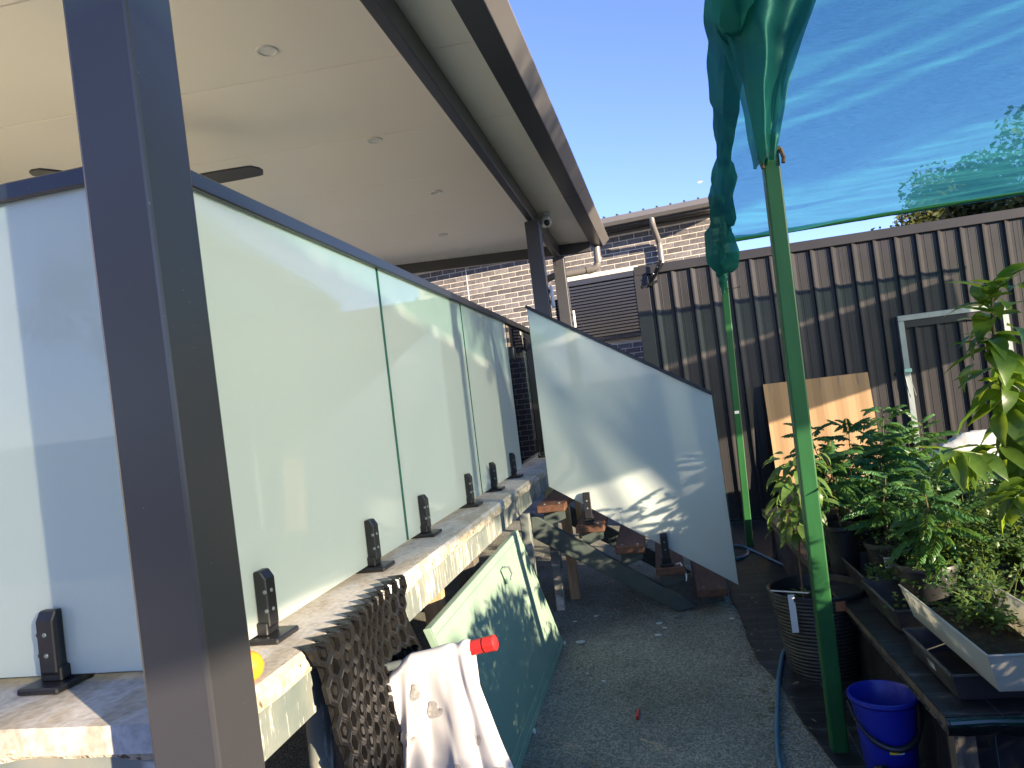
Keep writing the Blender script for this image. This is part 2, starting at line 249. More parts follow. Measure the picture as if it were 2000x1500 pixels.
# ------------------------------------------------------------------ helpers
class MB:
    def __init__(s): s.v = []; s.f = []
    def add(s, vs, fs):
        b = len(s.v); s.v += [tuple(v) for v in vs]; s.f += [tuple(b+i for i in f) for f in fs]; return s
    def box(s, x0, x1, y0, y1, z0, z1):
        return s.add([(x0,y0,z0),(x1,y0,z0),(x1,y1,z0),(x0,y1,z0),(x0,y0,z1),(x1,y0,z1),(x1,y1,z1),(x0,y1,z1)],
                     [(0,3,2,1),(4,5,6,7),(0,1,5,4),(1,2,6,5),(2,3,7,6),(3,0,4,7)])
    def hexa(s, b, t):       # 4 bottom, 4 top points (ccw from above)
        return s.add(list(b)+list(t), [(0,3,2,1),(4,5,6,7),(0,1,5,4),(1,2,6,5),(2,3,7,6),(3,0,4,7)])
    def bar(s, a, b, w, h, up=(0, 0, 1)):
        a, b = Vector(a), Vector(b); d = (b-a).normalized(); u = Vector(up); sd = d.cross(u).normalized(); u = sd.cross(d)
        c = [(-w/2, -h/2), (w/2, -h/2), (w/2, h/2), (-w/2, h/2)]
        return s.add([a+sd*x+u*y for x, y in c]+[b+sd*x+u*y for x, y in c], [(0,1,2,3),(7,6,5,4),(4,5,1,0),(5,6,2,1),(6,7,3,2),(7,4,0,3)])
    def tube(s, pts, r, n=8, caps=True):
        pts = [Vector(p) for p in pts]; rs = r if isinstance(r, (list, tuple)) else [r]*len(pts)
        b = len(s.v); pu = None
        for i, p in enumerate(pts):
            d = (pts[min(i+1, len(pts)-1)]-pts[max(i-1, 0)]).normalized()
            u = pu if pu is not None else (Vector((0, 0, 1)) if abs(d.z) < .9 else Vector((1, 0, 0)))
            sd = d.cross(u).normalized(); u = sd.cross(d).normalized(); pu = u
            for k in range(n):
                a = 2*math.pi*k/n; s.v.append(tuple(p+rs[i]*(math.cos(a)*sd+math.sin(a)*u)))
        for i in range(len(pts)-1):
            for k in range(n):
                k2 = (k+1) % n; s.f.append((b+i*n+k, b+i*n+k2, b+(i+1)*n+k2, b+(i+1)*n+k))
        if caps:
            s.f.append(tuple(b+k for k in range(n))[::-1]); s.f.append(tuple(b+(len(pts)-1)*n+k for k in range(n)))
        return s
    def lathe(s, prof, c=(0, 0, 0), n=28, sx=1, sy=1):
        b = len(s.v)
        for r, z in prof:
            for k in range(n):
                a = 2*math.pi*k/n; s.v.append((c[0]+r*sx*math.cos(a), c[1]+r*sy*math.sin(a), c[2]+z))
        for i in range(len(prof)-1):
            for k in range(n):
                k2 = (k+1) % n; s.f.append((b+i*n+k, b+i*n+k2, b+(i+1)*n+k2, b+(i+1)*n+k))
        return s
    def grid(s, fn, nu, nv):
        b = len(s.v)
        for i in range(nu+1):
            for j in range(nv+1): s.v.append(tuple(fn(i/nu, j/nv)))
        for i in range(nu):
            for j in range(nv):
                a = b+i*(nv+1)+j; s.f.append((a, a+nv+1, a+nv+2, a+1))
        return s
    def prism(s, poly, axis, a0, a1):     # polygon extruded along an axis
        def P(p, a): return {'x': (a, p[0], p[1]), 'y': (p[0], a, p[1]), 'z': (p[0], p[1], a)}[axis]
        n = len(poly)
        return s.add([P(p, a0) for p in poly]+[P(p, a1) for p in poly], [tuple(range(n))[::-1], tuple(range(n, 2*n))]+[(i, (i+1) % n, n+(i+1) % n, n+i) for i in range(n)])
    def mesh(s, name, bevel=0, smooth=False, seg=1, fix=True):
        me = bpy.data.meshes.new(name); me.from_pydata(s.v, [], s.f); me.update()
        if bevel or fix:
            bm = bmesh.new(); bm.from_mesh(me)
            if fix: bmesh.ops.recalc_face_normals(bm, faces=bm.faces)
            if bevel: bmesh.ops.bevel(bm, geom=[e for e in bm.edges if len(e.link_faces) == 2 and e.calc_face_angle(0) > .6], offset=bevel, segments=seg, affect='EDGES', profile=.5)
            bm.to_mesh(me); bm.free()
        if smooth:
            for p in me.polygons: p.use_smooth = True
            try: me.set_sharp_from_angle(angle=math.radians(40))
            except Exception: pass
        return me
    def build(s, name, m, parent=None, bevel=0, smooth=False, local=False, seg=1, fix=True):
        me = s.mesh(name, bevel, smooth, seg, fix); me.materials.append(MT[m] if isinstance(m, str) else m)
        return put(name, me, parent, local)
def wloc(o):
    v = Vector((0, 0, 0))
    while o is not None: v += o.location; o = o.parent
    return v
def put(name, me, parent=None, local=False):
    o = bpy.data.objects.new(name, me); COL.objects.link(o)
    if parent is not None:
        o.parent = parent
        if not local: o.location = -wloc(parent)
    return o
def tag(o, label=None, cat=None, group=None, kind=None):
    if label: o['label'] = label
    if cat: o['category'] = cat
    if group: o['group'] = group
    if kind: o['kind'] = kind
    return o
def thing(name, label, cat, loc=(0, 0, 0), group=None):
    o = bpy.data.objects.new(name, None); COL.objects.link(o); o.location = loc; o.empty_display_size = .1
    return tag(o, label, cat, group)
def copy_tree(o, parent=None):
    c = o.copy(); COL.objects.link(c); c.parent = parent
    for ch in o.children: copy_tree(ch, c)
    return c
def N(x, y, z): return noise.noise(Vector((x, y, z)))
def sm(t): t = max(0, min(1, t)); return t*t*(3-2*t)

# ------------------------------------------------------------------ ground
g = MB()
g.grid(lambda u, v: (-90+180*u, -90+180*v, 0), 2, 2)
tag(g.build('ground', 'gravel'), kind='structure')
EDGE = [(.36, 9), (.35, 5.4), (.335, 5.1), (.355, 4.6), (.345, 4.2), (.36, 3.9), (.42, 3.6), (.43, 3.3), (.47, 3.0), (.50, 2.8), (.44, 2.55), (.50, 2.2), (.46, 1.5)]
def edge_x(y):
    for (xa, ya), (xb, yb) in zip(EDGE, EDGE[1:]):
        if yb <= y <= ya: return xa+(xb-xa)*(ya-y)/(ya-yb)
    return EDGE[-1][0]
wm = MB(); wm.grid(lambda u, v: ((lambda y: (edge_x(y)+(5.5-edge_x(y))*(u**2.2)+.006*N(y*9, u*5, 1), y, .006+.016*max(0, N(y*2.2, u*9, 3))*(1 if u > .02 else .5)))(1.6+6.05*v)), 24, 110)
tag(wm.build('weed_mat_sheet', 'weedmat', smooth=True), kind='structure')

MT['path'] = mat('pale_bounce_ground', (.52, .48, .42), .85, .3, col2=(.44, .40, .34), vscale=1.5, bump=.2, bscale=40)
tag(MB().grid(lambda u, v: (-11+10.2*u, -8.9+9.6*v, .004), 4, 4).build('bounce_ground', 'path'), kind='structure')  # unseen pale ground added to bounce sunlight up to the ceiling
# ------------------------------------------------------------------ deck slab on bearers
deck = thing('concrete_deck', 'raised concrete deck slab with crumbling edge and scratched green bearer below', 'deck', (-.93, 1.26, 0))
DX, DY = -.93, 1.26
s = MB()                                             # slab with a ragged outer arris
def ragged(t): return .004*N(t*14, 3, 0)+.006*max(0, N(t*33, 9, 0))
ny = 150
prof = []
for i in range(ny+1):
    y = DY+(8.4-DY)*i/ny; r = ragged(y)
    prof.append([(-4.6, y, .95), (DX-.03, y, .95), (DX-.008-r*.6, y, .949-r*.5), (DX-r, y, .938), (DX-.004-abs(r)*1.4, y, .905), (DX-.02, y, .892), (-4.6, y, .892)])
for a, b in zip(prof, prof[1:]):
    for k in range(6): s.add([a[k], a[k+1], b[k+1], b[k]], [(0, 1, 2, 3)])
s.add(prof[0], [(0, 1, 2, 3, 4, 5, 6)]); s.add(prof[-1], [(6, 5, 4, 3, 2, 1, 0)])
s.build('slab', 'concrete', deck)
# rough broken band under the arris: a lumpy strip on both visible sides
def lumpy(fn, n1, n2, amp, seed, nrm):
    b = MB()
    b.grid(lambda u, v: (lambda p, k: (p[0]+nrm[0]*k, p[1]+nrm[1]*k, p[2]))(fn(u, v), amp*(.45+.8*N(fn(u, v)[0]*26+seed, fn(u, v)[1]*26, fn(u, v)[2]*34))*math.sin(math.pi*min(1, max(0, v)))), n1, n2); return b
lumpy(lambda u, v: (DX-.004, DY+.02+7.0*u, .930-(.040+.012*N(u*40, 1, 2))*v), 420, 4, .013, 1, (1, 0)).build('rough_edge', 'rough_edge', deck, smooth=True)
lumpy(lambda u, v: (-4.4+(DX+4.4)*u, DY+.012, .935-(.055+.02*N(u*30, 5, 2))*v), 260, 5, .016, 9, (0, -1)).build('rough_edge', 'rough_edge', deck, smooth=True)
b = MB().box(DX-.06, DX-.012, DY+.05, 8.3, .775, .892)
b.build('bearer', 'bearer', deck, bevel=.003)
b = MB().box(-4.5, DX-.07, DY+.015, DY+.06, .76, .885); b.build('bearer', 'bearer', deck, bevel=.003)
b = MB().box(DX-.16, DX-.012, DY+.03, DY+.115, .70, .80); b.build('bolt_bracket', 'galv', deck, bevel=.004)
for z in (.735, .765): MB().lathe([(0, 0), (.010, 0), (.010, .012), (0, .012)], (0, 0, 0), 6).build('bolt', 'galv', deck, local=True).matrix_local = Matrix.Translation(Vector((DX-.012, DY+.075, z))-deck.location) @ Matrix.Rotation(math.pi/2, 4, 'Y')
for y in (2.15, 3.35, 4.55, 5.95):                    # joists and stumps
    MB().box(-4.5, DX-.065, y-.025, y+.025, .79, .89).build('joist', 'oldtimber', deck)
for x, y, w, m in ((-1.02, 2.02, .09, 'oldtimber'), (-1.0, 3.42, .09, 'oldtimber'), (-1.75, 3.3, .09, 'oldtimber'), (-1.02, 6.3, .08, 'stringer'), (-2.2, 5.6, .09, 'oldtimber'), (-2.6, 7.2, .09, 'oldtimber')):
    MB().box(x-w/2, x+w/2, y-w/2, y+w/2, 0, .79).build('stump', m, deck, bevel=.004)
MB().box(-.945, -.885, 4.52, 4.58, 0, .78).build('steel_stump', 'bearer', deck, bevel=.004)
MB().tube([(-.99, 1.77, 0), (-.985, 1.77, .3), (-.98, 1.77, .775)], .035, 10).build('pipe_stump', 'bearer', deck, smooth=True)
MB().box(-1.05, -.965, 2.86, 2.90, .58, .78).build('packer_block', 'pine', deck, bevel=.003)

# ------------------------------------------------------------------ patio roof
roof = thing('patio_roof', 'patio roof with cream lined ceiling, dark beams and steel gutter', 'patio roof', (-.875, 1.1, 0))
SL = .04
def cz(x): return 3.24+SL*(-.85-x)
py = [.52+.92*i for i in range(10)]; py[0] = .80; py = [y for y in py if y < 8.1]+[8.16]
for a, b2 in zip(py, py[1:]):
    xi = lambda y: -.60+(y-2.93)*.0236
    p = MB(); e = .0035
    p.hexa([(-4.6, a+e, cz(-4.6)), (xi(a), a+e, cz(xi(a))), (xi(b2), b2-e, cz(xi(b2))), (-4.6, b2-e, cz(-4.6))],
           [(-4.6, a+e, cz(-4.6)+.075), (xi(a), a+e, cz(xi(a))+.075), (xi(b2), b2-e, cz(xi(b2))+.075), (-4.6, b2-e, cz(-4.6)+.075)])
    p.build('ceiling_panel', 'ceiling', roof, bevel=.002)
p = MB(); p.hexa([(-4.62, .78, cz(-4.6)+.078), (-.5, .78, cz(-.5)+.078), (-.4, 8.25, cz(-.4)+.078), (-4.62, 8.25, cz(-4.6)+.078)],
                 [(-4.62, .78, cz(-4.6)+.10), (-.5, .78, cz(-.5)+.10), (-.4, 8.25, cz(-.4)+.10), (-4.62, 8.25, cz(-4.6)+.10)])
p.build('roof_sheet', 'gutter', roof)
MB().box(-.912, -.852, .80, 8.30, 3.10, 3.238).build('beam', 'monument', roof, bevel=.006, seg=2)
p = MB(); p.hexa([(-4.6, 8.10, 3.11+SL*3.7), (-.50, 8.10, 3.11), (-.50, 8.158, 3.11), (-4.6, 8.158, 3.11+SL*3.7)], [(-4.6, 8.10, 3.236+SL*3.7), (-.50, 8.10, 3.236-.012), (-.50, 8.158, 3.236-.012), (-4.6, 8.158, 3.236+SL*3.7)])
p.build('back_beam', 'monument', roof, bevel=.003)
def gx(y): return (y-2.93)*.0236
gut = MB(); prf = [(-.62, 3.232), (-.62, 3.20), (-.49, 3.20), (-.418, 3.268), (-.418, 3.282), (-.424, 3.282), (-.430, 3.272), (-.498, 3.208), (-.612, 3.208), (-.612, 3.232)]
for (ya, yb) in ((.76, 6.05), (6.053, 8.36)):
    q = MB(); n = len(prf); k = 0 if ya < 1 else .002
    q.add([(x+gx(ya), ya, z-k) for x, z in prf]+[(x+gx(yb), yb, z-k) for x, z in prf], [tuple(range(n)), tuple(range(n, 2*n))[::-1]]+[(i, (i+1) % n, n+(i+1) % n, n+i) for i in range(n)])
    gt = q.build('gutter', 'gutter', roof)
    MB().hexa([(-.618+gx(ya), ya+.002, 3.195), (-.492+gx(ya), ya+.002, 3.195), (-.492+gx(yb), yb-.002, 3.195), (-.618+gx(yb), yb-.002, 3.195)], [(-.618+gx(ya), ya+.002, 3.1985-k), (-.492+gx(ya), ya+.002, 3.1985-k), (-.492+gx(yb), yb-.002, 3.1985-k), (-.618+gx(yb), yb-.002, 3.1985-k)]).build('gutter_shade_strip', 'monument', roof)  # dark strip added so the gutter underside reads as shaded
    for j in range(int((yb-ya)/.46)):
        y = ya+.2+j*.46; MB().lathe([(0, -.003), (.005, -.003), (.006, 0)], (-.60+gx(y), y, 3.2), 8).build('screw', 'black', gt)
for y0, y1, x0 in ((1.10, 1.235, -.942), (6.26, 6.39, -.94), (8.05, 8.18, -.94)):
    z0 = 0 if y0 < 2 else .95
    q = thing('patio_post', {1.1: 'thick dark square patio post in the foreground, full height', 6.26: 'dark patio post with a camera beside its head, beyond the stair glass', 8.05: 'farthest dark patio post beside the louvred shutter'}[y0], 'post', ((x0+.065), (y0+y1)/2, z0), 'patio posts')
    lb_, lt_ = ((1.5-z0)*.0165, (1.5-3.10)*.0165) if y0 < 2 else (0, 0)          # the front post stands slightly out of plumb
    MB().hexa([(x0+lb_, y0, z0), (x0+.13+lb_, y0, z0), (x0+.13+lb_, y1, z0), (x0+lb_, y1, z0)], [(x0+lt_, y0, 3.10), (x0+.13+lt_, y0, 3.10), (x0+.13+lt_, y1, 3.10), (x0+lt_, y1, 3.10)]).build('shaft', 'monument', q, bevel=.007, seg=2)
    if y0 > 2: MB().box(x0-.03, x0+.16, y0-.03, y1+.03, .951, .962).build('base_plate', 'monument', q, bevel=.002)
    if y0 > 2: MB().box(x0+.032, x0+.088, y0-.004, y0-.0005, 3.0, 3.098).build('cleat', 'monument', q)
for i, (x, y) in enumerate(((-1.555, 3.02), (-1.526, 4.256), (-1.507, 5.50), (-1.878, 6.92), (-1.853, 7.73))):
    z = cz(x)
    names = ['nearest round white downlight in the cream ceiling', 'second nearest round downlight in the cream ceiling', 'middle round downlight in the cream ceiling', 'second farthest round downlight in the cream ceiling', 'farthest round downlight in the cream ceiling']
    d = thing('downlight', names[i], 'downlight', (x, y, z), 'ceiling downlights')
    MB().lathe([(.052, 0), (.050, -.008), (.040, -.009), (.036, -.004), (.036, 0)], (x, y, z), 32).build('rim', 'ceil_light', d, smooth=True)
    MB().lathe([(0, -.004), (.036, -.004)], (x, y, z), 32).build('diffuser', 'ceil_light', d)
# ceiling fan (hub behind the post)
fx, fy, fz = -2.57, 3.55, 2.955
fan = thing('ceiling_fan', 'dark ceiling fan, one blade showing beside the front post', 'ceiling fan', (fx, fy, cz(fx)))
MB().tube([(fx, fy, cz(fx)), (fx, fy, fz+.05)], .014, 10).build('rod', 'black', fan)
MB().lathe([(0, .09), (.06, .09), (.10, .05), (.11, 0), (.09, -.05), (0, -.06)], (fx, fy, fz), 24).build('motor', 'black', fan, smooth=True)
MB().lathe([(0, 0), (.06, 0), (.05, -.04), (.02, -.05)], (fx, fy, cz(fx)), 20).build('canopy', 'black', fan, smooth=True)
for k in range(3):
    a = math.radians(0+120*k); bl = MB()
    def bf(u, v, a=a):
        r = .09+.54*u; w = (.060+.012*math.sin(u*3))*(1 if u < .93 else math.sqrt(max(.08, 1-((u-.93)/.07)**2)))
        t = (v-.5)*2*w; zz = -.012*u-t*.06-.06*(t*t)*4
        return (fx+r*math.cos(a)-t*math.sin(a), fy+r*math.sin(a)+t*math.cos(a), fz+zz)
    bl.grid(bf, 22, 6); b2 = MB(); b2.v = [(x, y, z-.010) for x, y, z in bl.v]
    n = len(bl.v); bl.v += b2.v; bl.f += [tuple(n+i for i in f[::-1]) for f in bl.f]
    rim = [i*7 for i in range(23)]+[22*7+j for j in range(1, 7)]+[i*7+6 for i in range(21, -1, -1)]+[j for j in range(5, 0, -1)]
    bl.f += [(rim[i], rim[(i+1) % len(rim)], n+rim[(i+1) % len(rim)], n+rim[i]) for i in range(len(rim))]
    bl.build('blade', 'black', fan, smooth=True)
# camera, downpipe, white fittings, chain
cm = thing('security_camera', 'small pale dome security camera under the patio eave', 'camera', (-.80, 6.62, 3.23))
MB().lathe([(0, .0), (.045, 0), (.045, -.02), (0, -.02)], (-.79, 6.60, 3.225), 20).build('mount', 'white_plastic', cm)
MB().lathe([(0, .055), (.03, .05), (.05, .03), (.056, 0), (.05, -.03), (.03, -.05), (0, -.056)], (-.79, 6.60, 3.155), 24).build('housing', 'white_plastic', cm, smooth=True)
MB().lathe([(0, -.04), (.014, -.036), (.026, -.024), (.029, -.008), (.024, .012)], (-.772, 6.556, 3.142), 18).build('lens', 'black', cm, smooth=True)
dp = thing('patio_downpipe', 'beige grey downpipe elbow hanging from the far gutter end', 'downpipe', (-.5, 8.3, 2.9))
MB().tube([(-.44, 8.27, 3.2), (-.44, 8.27, 3.02), (-.455, 8.27, 2.965), (-.49, 8.27, 2.94), (-.60, 8.27, 2.93), (-.98, 8.27, 2.92), (-1.06, 8.27, 2.90), (-1.09, 8.27, 2.85), (-1.09, 8.27, .95)], .042, 14).build('pipe', 'gutter', dp, smooth=True)
MB().tube([(-.52, 8.27, 2.937), (-.58, 8.27, 2.932)], .049, 14).build('socket', 'gutter', dp, smooth=True)
MB().tube([(-.44, 8.27, 3.06), (-.44, 8.27, 3.0)], .049, 14).build('socket', 'gutter', dp, smooth=True)
for nm, x, y, z, l in (('white', -.79, 6.42, 2.42, 'white slim gate magnet case on the patio post near the camera'), ('white', -.785, 8.21, 2.38, 'white slim gate magnet case on the farthest patio post')):
    w = thing('white_fitting', l, 'fitting', (x, y, z), 'white fittings on posts')
    MB().box(x-.012, x+.012, y-.05, y+.03, z-.10, z+.10).build('case', 'white_plastic', w, bevel=.008, seg=2)
    MB().box(x-.035, x-.012, y-.02, y+.02, z-.06, z-.03).build('bracket', 'black', w); MB().box(x-.035, x-.012, y-.02, y+.02, z+.04, z+.07).build('bracket', 'black', w)
ch = MB()
for i in range(36): ch.lathe([(.012, 0), (.020, .012), (.012, .024)], (-.80, 6.75, 1.5+i*.026), 8)
tag(ch.build('rain_chain', 'black', smooth=True), 'black link chain hanging between the two far posts', 'chain')
MT['bounce_pale'] = mat('pale_bounce_floor', (.80, .76, .69), .4, .4, col2=(.76, .72, .65), vscale=3)
tag(MB().grid(lambda u, v: (-4.6+3.38*u, 1.56+6.7*v, .954), 2, 2).build('deck_bounce_floor', 'bounce_pale'), kind='structure')  # unseen pale floor added to bounce more light onto the ceiling
MT['render'] = mat('cream_render', (.82, .75, .62), .8)
tag(MB().add([(-4.61, .9, 0), (-4.61, 8.4, 0), (-4.61, 8.4, 3.5), (-4.61, .9, 3.5), (-4.75, .9, 0), (-4.75, 8.4, 0), (-4.75, 8.4, 3.5), (-4.75, .9, 3.5)], [(0,1,2,3),(7,6,5,4),(0,4,5,1),(3,2,6,7),(0,3,7,4),(1,5,6,2)]).build('house_wall', 'render'), 'rendered house wall behind the covered deck', 'wall')

# ------------------------------------------------------------------ glass balustrade
GXP = -1.11
def pane(name, label, poly, axis, a0, a1, m='frost', cat='glass panel', group=None, edge=True):
    t = thing(name, label, cat, {'x': (a0, poly[0][0], poly[0][1]), 'y': (poly[0][0], a0, poly[0][1])}[axis], group)
    q = MB().prism(poly, axis, a0, a1).build('pane', m, t)
    if edge:                                    # the two sawn vertical edges read dark green
        ys = [p[0] for p in poly]
        for yy in (min(ys), max(ys)):
            zs = sorted(p[1] for p in poly if abs(p[0]-yy) < .03)
            o_ = .0015 if yy == max(ys) else -.0015
            e = MB()
            if axis == 'x': e.box(a0+.001, a1-.001, yy-.0002+min(0, o_), yy+.0002+max(0, o_), zs[0], zs[-1])
            else: e.box(yy-.0002+min(0, o_), yy+.0002+max(0, o_), a0+.001, a1-.001, zs[0], zs[-1])
            e.build('edge_strip', 'glassedge', t)
    return t
Z0, Z1 = .972, 2.165
pl = [(1.535, 2.895, 'large frosted glass panel right beside the foreground post', 'frost'), (2.925, 4.255, 'second frosted glass panel along the deck edge', 'frost'), (4.285, 5.625, 'third frosted glass panel, next to the gate latch', 'frost')]
for a, b2, l, mm in pl: pane('frosted_glass_panel', l, [(a, Z0), (b2, Z0), (b2, Z1), (a, Z1)], 'x', GXP-.006, GXP+.006, mm, group='frosted balustrade panels')
pane('frosted_glass_panel', 'wide frosted glass panel left of the foreground post', [(-2.75, Z0), (-1.125, Z0), (-1.125, Z1), (-2.75, Z1)], 'y', 1.504, 1.516, group='frosted balustrade panels')
gate = pane('glass_gate', 'clear glass gate with black latch between frosted panel and stairs', [(5.66, Z0+.03), (6.49, Z0+.03), (6.49, Z1), (5.66, Z1)], 'x', GXP-.005, GXP+.005, 'clear', 'gate', edge=False)
lt = MB(); lt.prism([(5.63, 1.85), (5.63, 1.96), (5.70, 1.96), (5.72, 1.93), (5.72, 1.88), (5.70, 1.85)], 'x', GXP+.006, GXP+.055); lt.build('latch', 'black', gate, bevel=.012, seg=3, smooth=True)
for z in (1.09, 2.03): MB().box(GXP-.018, GXP+.018, 6.46, 6.55, z-.06, z+.06).build('hinge', 'black', gate, bevel=.01, seg=2)
pane('hinge_panel', 'narrow clear glass hinge panel past the gate', [(6.51, Z0), (7.3, Z0), (7.3, Z1), (6.51, Z1)], 'x', GXP-.006, GXP+.006, 'clear', edge=False)
def rail_prof(c, w=.026): return [(c-w, 2.150), (c-w, 2.196), (c+w, 2.196), (c+w, 2.150), (c+.008, 2.150), (c+.008, 2.163), (c-.008, 2.163), (c-.008, 2.150)]
rl = thing('handrail', 'thin dark handrail capping the deck glass, turning the corner behind the front post', 'handrail', (GXP, 1.51, 2.15))
MB().prism([(x, z) for x, z in rail_prof(GXP)], 'y', 1.4845, 7.3).build('rail', 'monument', rl, bevel=.004)
MB().prism([(y, z) for y, z in rail_prof(1.51)], 'x', -3.3, GXP-.027).build('rail', 'monument', rl, bevel=.004)
# spigots
def spigot(name, label, x, y, z, rot=0, hgt=.185, plate=.115, group='black glass spigots'):
    t = thing(name, label, 'spigot', (x, y, z), group); t.rotation_euler.z = rot
    MB().box(-plate/2+.018, plate/2+.022, -plate/2, plate/2, 0, .016).build('base_plate', 'black', t, bevel=.004, local=True)
    MB().prism([(.0072, .025), (.030, .025), (.042, .038), (.042, hgt-.022), (.028, hgt), (.0072, hgt)], 'y', -.024, .024).build('front_jaw', 'black', t, bevel=.003, local=True)
    MB().prism([(-.0072, .025), (-.0072, hgt), (-.030, hgt), (-.042, hgt-.02), (-.042, .025)], 'y', -.024, .024).build('back_jaw', 'black', t, bevel=.003, local=True)
    MB().box(-.040, .036, -.03, .03, .0162, .05).build('foot', 'black', t, bevel=.003, local=True)
    for zz in (hgt-.055, hgt-.105):
        o = MB().lathe([(0, .0025), (.0045, .0025), (.006, 0)], (0, 0, 0), 8).build('screw', 'galv', t, local=True); o.location = (.0365, -.0242, zz); o.rotation_euler.x = math.pi/2
        o = MB().lathe([(0, .0025), (.0045, .0025), (.006, 0)], (0, 0, 0), 8).build('screw', 'galv', t, local=True); o.location = (.0422, 0, zz); o.rotation_euler.y = math.pi/2
    return t
sl = ['black spigot on the slab immediately right of the foreground post', 'black spigot near the end of the first large glass panel', 'black spigot at the start of the second glass panel', 'black spigot at the far end of the second glass panel', 'black spigot at the start of the third glass panel', 'black spigot at the far end of the third glass panel', 'farthest black spigot, just before the stair glass']
for yy, l in zip((1.755, 2.50, 3.11, 3.92, 4.54, 5.21, 6.80), sl): spigot('spigot', l, GXP, yy, .951)
spigot('spigot', 'black spigot left of the foreground post', -1.505, 1.51, .951, -math.pi/2)

# ------------------------------------------------------------------ stairs
st = thing('timber_stair', 'short open stair of five brown timber treads on dark green stringers', 'stairs', (-.3, 5.3, 0))
for i in range(5):
    z = .95-.158*(i+1); x0 = -.865+.2445*i
    t = MB().box(x0, x0+.19, 4.74, 5.82, z-.048, z).build('tread', 'tread', st, bevel=.004)
    for xx in (.045, .145): MB().lathe([(0, .004), (.008, .0035), (.010, 0)], (x0+xx, 4.80, z), 10).build('bolt_head', 'galv', t, smooth=True)
for yy in (4.83, 5.70):
    MB().hexa([(-.93, yy, .565), (-.02, yy, .001), (-.02, yy+.045, .001), (-.93, yy+.045, .565)], [(-.93, yy, .735), (.115, yy, .03), (.115, yy+.045, .03), (-.93, yy+.045, .735)]).build('stringer', 'stringer', st, bevel=.004)
    for i in range(5):
        z = .95-.158*(i+1)-.048; x0 = -.865+.2445*i
        MB().prism([(x0+.02, z), (x0+.17, z), (x0+.17, z-.07), (x0+.02, max(.01, z-.12 if i < 4 else z-.09))], 'y', yy+.046, yy+.052).build('tread_bracket', 'stringer', st)
MB().box(-.79, -.72, 5.28, 5.34, 0, .70).build('prop', 'pine', st, bevel=.004); MB().box(-.86, -.80, 5.02, 5.08, 0, .70).build('prop', 'bearer', st, bevel=.004)
MB().box(-.70, -.655, 5.5, 5.55, .40, .72).build('prop', 'pine', st, bevel=.003)
SY = 4.85
sg = pane('stair_glass_panel', 'slanted frosted glass panel following the stair down to the ground', [(-.780, .905), (.383, .150), (.368, 1.400), (-.780, 2.140)], 'y', SY-.006, SY+.006)
def sb(x, z): return Vector((x, SY, z))
MB().bar((-.792, SY, 2.156), (.372, SY, 1.406), .030, .022).build('cap_rail', 'black', sg, bevel=.003)
spigot('stair_spigot', 'black spigot on the second stair tread under the slanted glass', -.53, SY-.012, .634+.001, -math.pi/2, .21, .085, 'stair spigots')
spigot('stair_spigot', 'black spigot on the fourth stair tread under the slanted glass', -.055, SY-.012, .318+.001, -math.pi/2, .21, .085, 'stair spigots')
tp = MB().tube([(.0, 4.80, .325), (.03, 4.78, .335), (.05, 4.77, .30), (.06, 4.765, .255), (.055, 4.76, .22)], [.003, .005, .006, .006, .004], 6)
tag(tp.build('tape_scrap', 'white_plastic', smooth=True), 'curl of white tape on the fourth stair tread', 'tape')

# ------------------------------------------------------------------ shed
SHY = 7.72
def trim_profile(x0, x1, pitch=.199, first=0.0):
    pts = []; x = x0; k = math.ceil((x0-first)/pitch)
    pts.append((x0, 0))
    while True:
        c = first+k*pitch
        if c-.03 > x1: break
        for dx, dy in ((-.070, 0), (-.066, -.003), (-.062, 0), (-.030, 0), (-.018, -.029), (-.003, -.029), (.034, 0), (.060, 0), (.064, -.003), (.068, 0)):
            if x0 < c+dx < x1: pts.append((c+dx, dy))
        k += 1
    pts.append((x1, 0)); return pts
def sheet(x0, x1, z0, z1, y, first, m='shed', parent=None, name='cladding_sheet'):
    pr = trim_profile(x0, x1, first=first); q = MB(); n = len(pr); nz = 2
    for i, z in enumerate((z0, (z0+z1)/2, z1)): q.v += [(x, y+d, z) for x, d in pr]
    q.f = [(r*n+i, r*n+i+1, (r+1)*n+i+1, (r+1)*n+i) for r in range(2) for i in range(n-1)]
    return q.build(name, m, parent, fix=False)
shed = thing('steel_shed', 'dark ribbed steel shed wall with cap flashing behind the plants', 'shed', (3, SHY, 0))
F0 = 2.3390
xs = [-.02]; x = .449
while x < 6.6: xs.append(x); x += .796
xs.append(6.9)
DRX0, DRX1, DRZ = 2.445, 3.43, 1.90
for i, (a, b2) in enumerate(zip(xs, xs[1:])):
    off = -.0015*(i % 2)
    if b2 <= DRX0 or a >= DRX1: sheet(a, b2+.01, .02, 2.74, SHY+off, F0, parent=shed)
    else:
        if a < DRX0: sheet(a, DRX0, .02, 2.74, SHY+off, F0, parent=shed)
        if b2 > DRX1: sheet(DRX1, b2+.01, .02, 2.74, SHY+off, F0, parent=shed)
        sheet(max(a, DRX0), min(b2, DRX1), DRZ, 2.74, SHY+off, F0, parent=shed)
MB().box(-.05, 6.9, SHY-.045, SHY+.10, 2.69, 2.785).build('cap_flashing', 'shed', shed, bevel=.004)
MB().box(-.055, .085, SHY-.04, SHY-.031, .01, 2.69).build('corner_flashing', 'shed', shed, bevel=.002)
MB().box(-.055, -.047, SHY-.031, 10.6, .01, 2.74).build('side_wall', 'shed', shed)
MB().box(-.05, 6.9, 10.5, 10.6, .01, 2.74).build('back_wall', 'shed', shed)
MB().box(-.05, 6.9, SHY-.02, SHY+.04, .005, .03).build('base_rail', 'shed', shed)
dr = MB(); fwid = .055
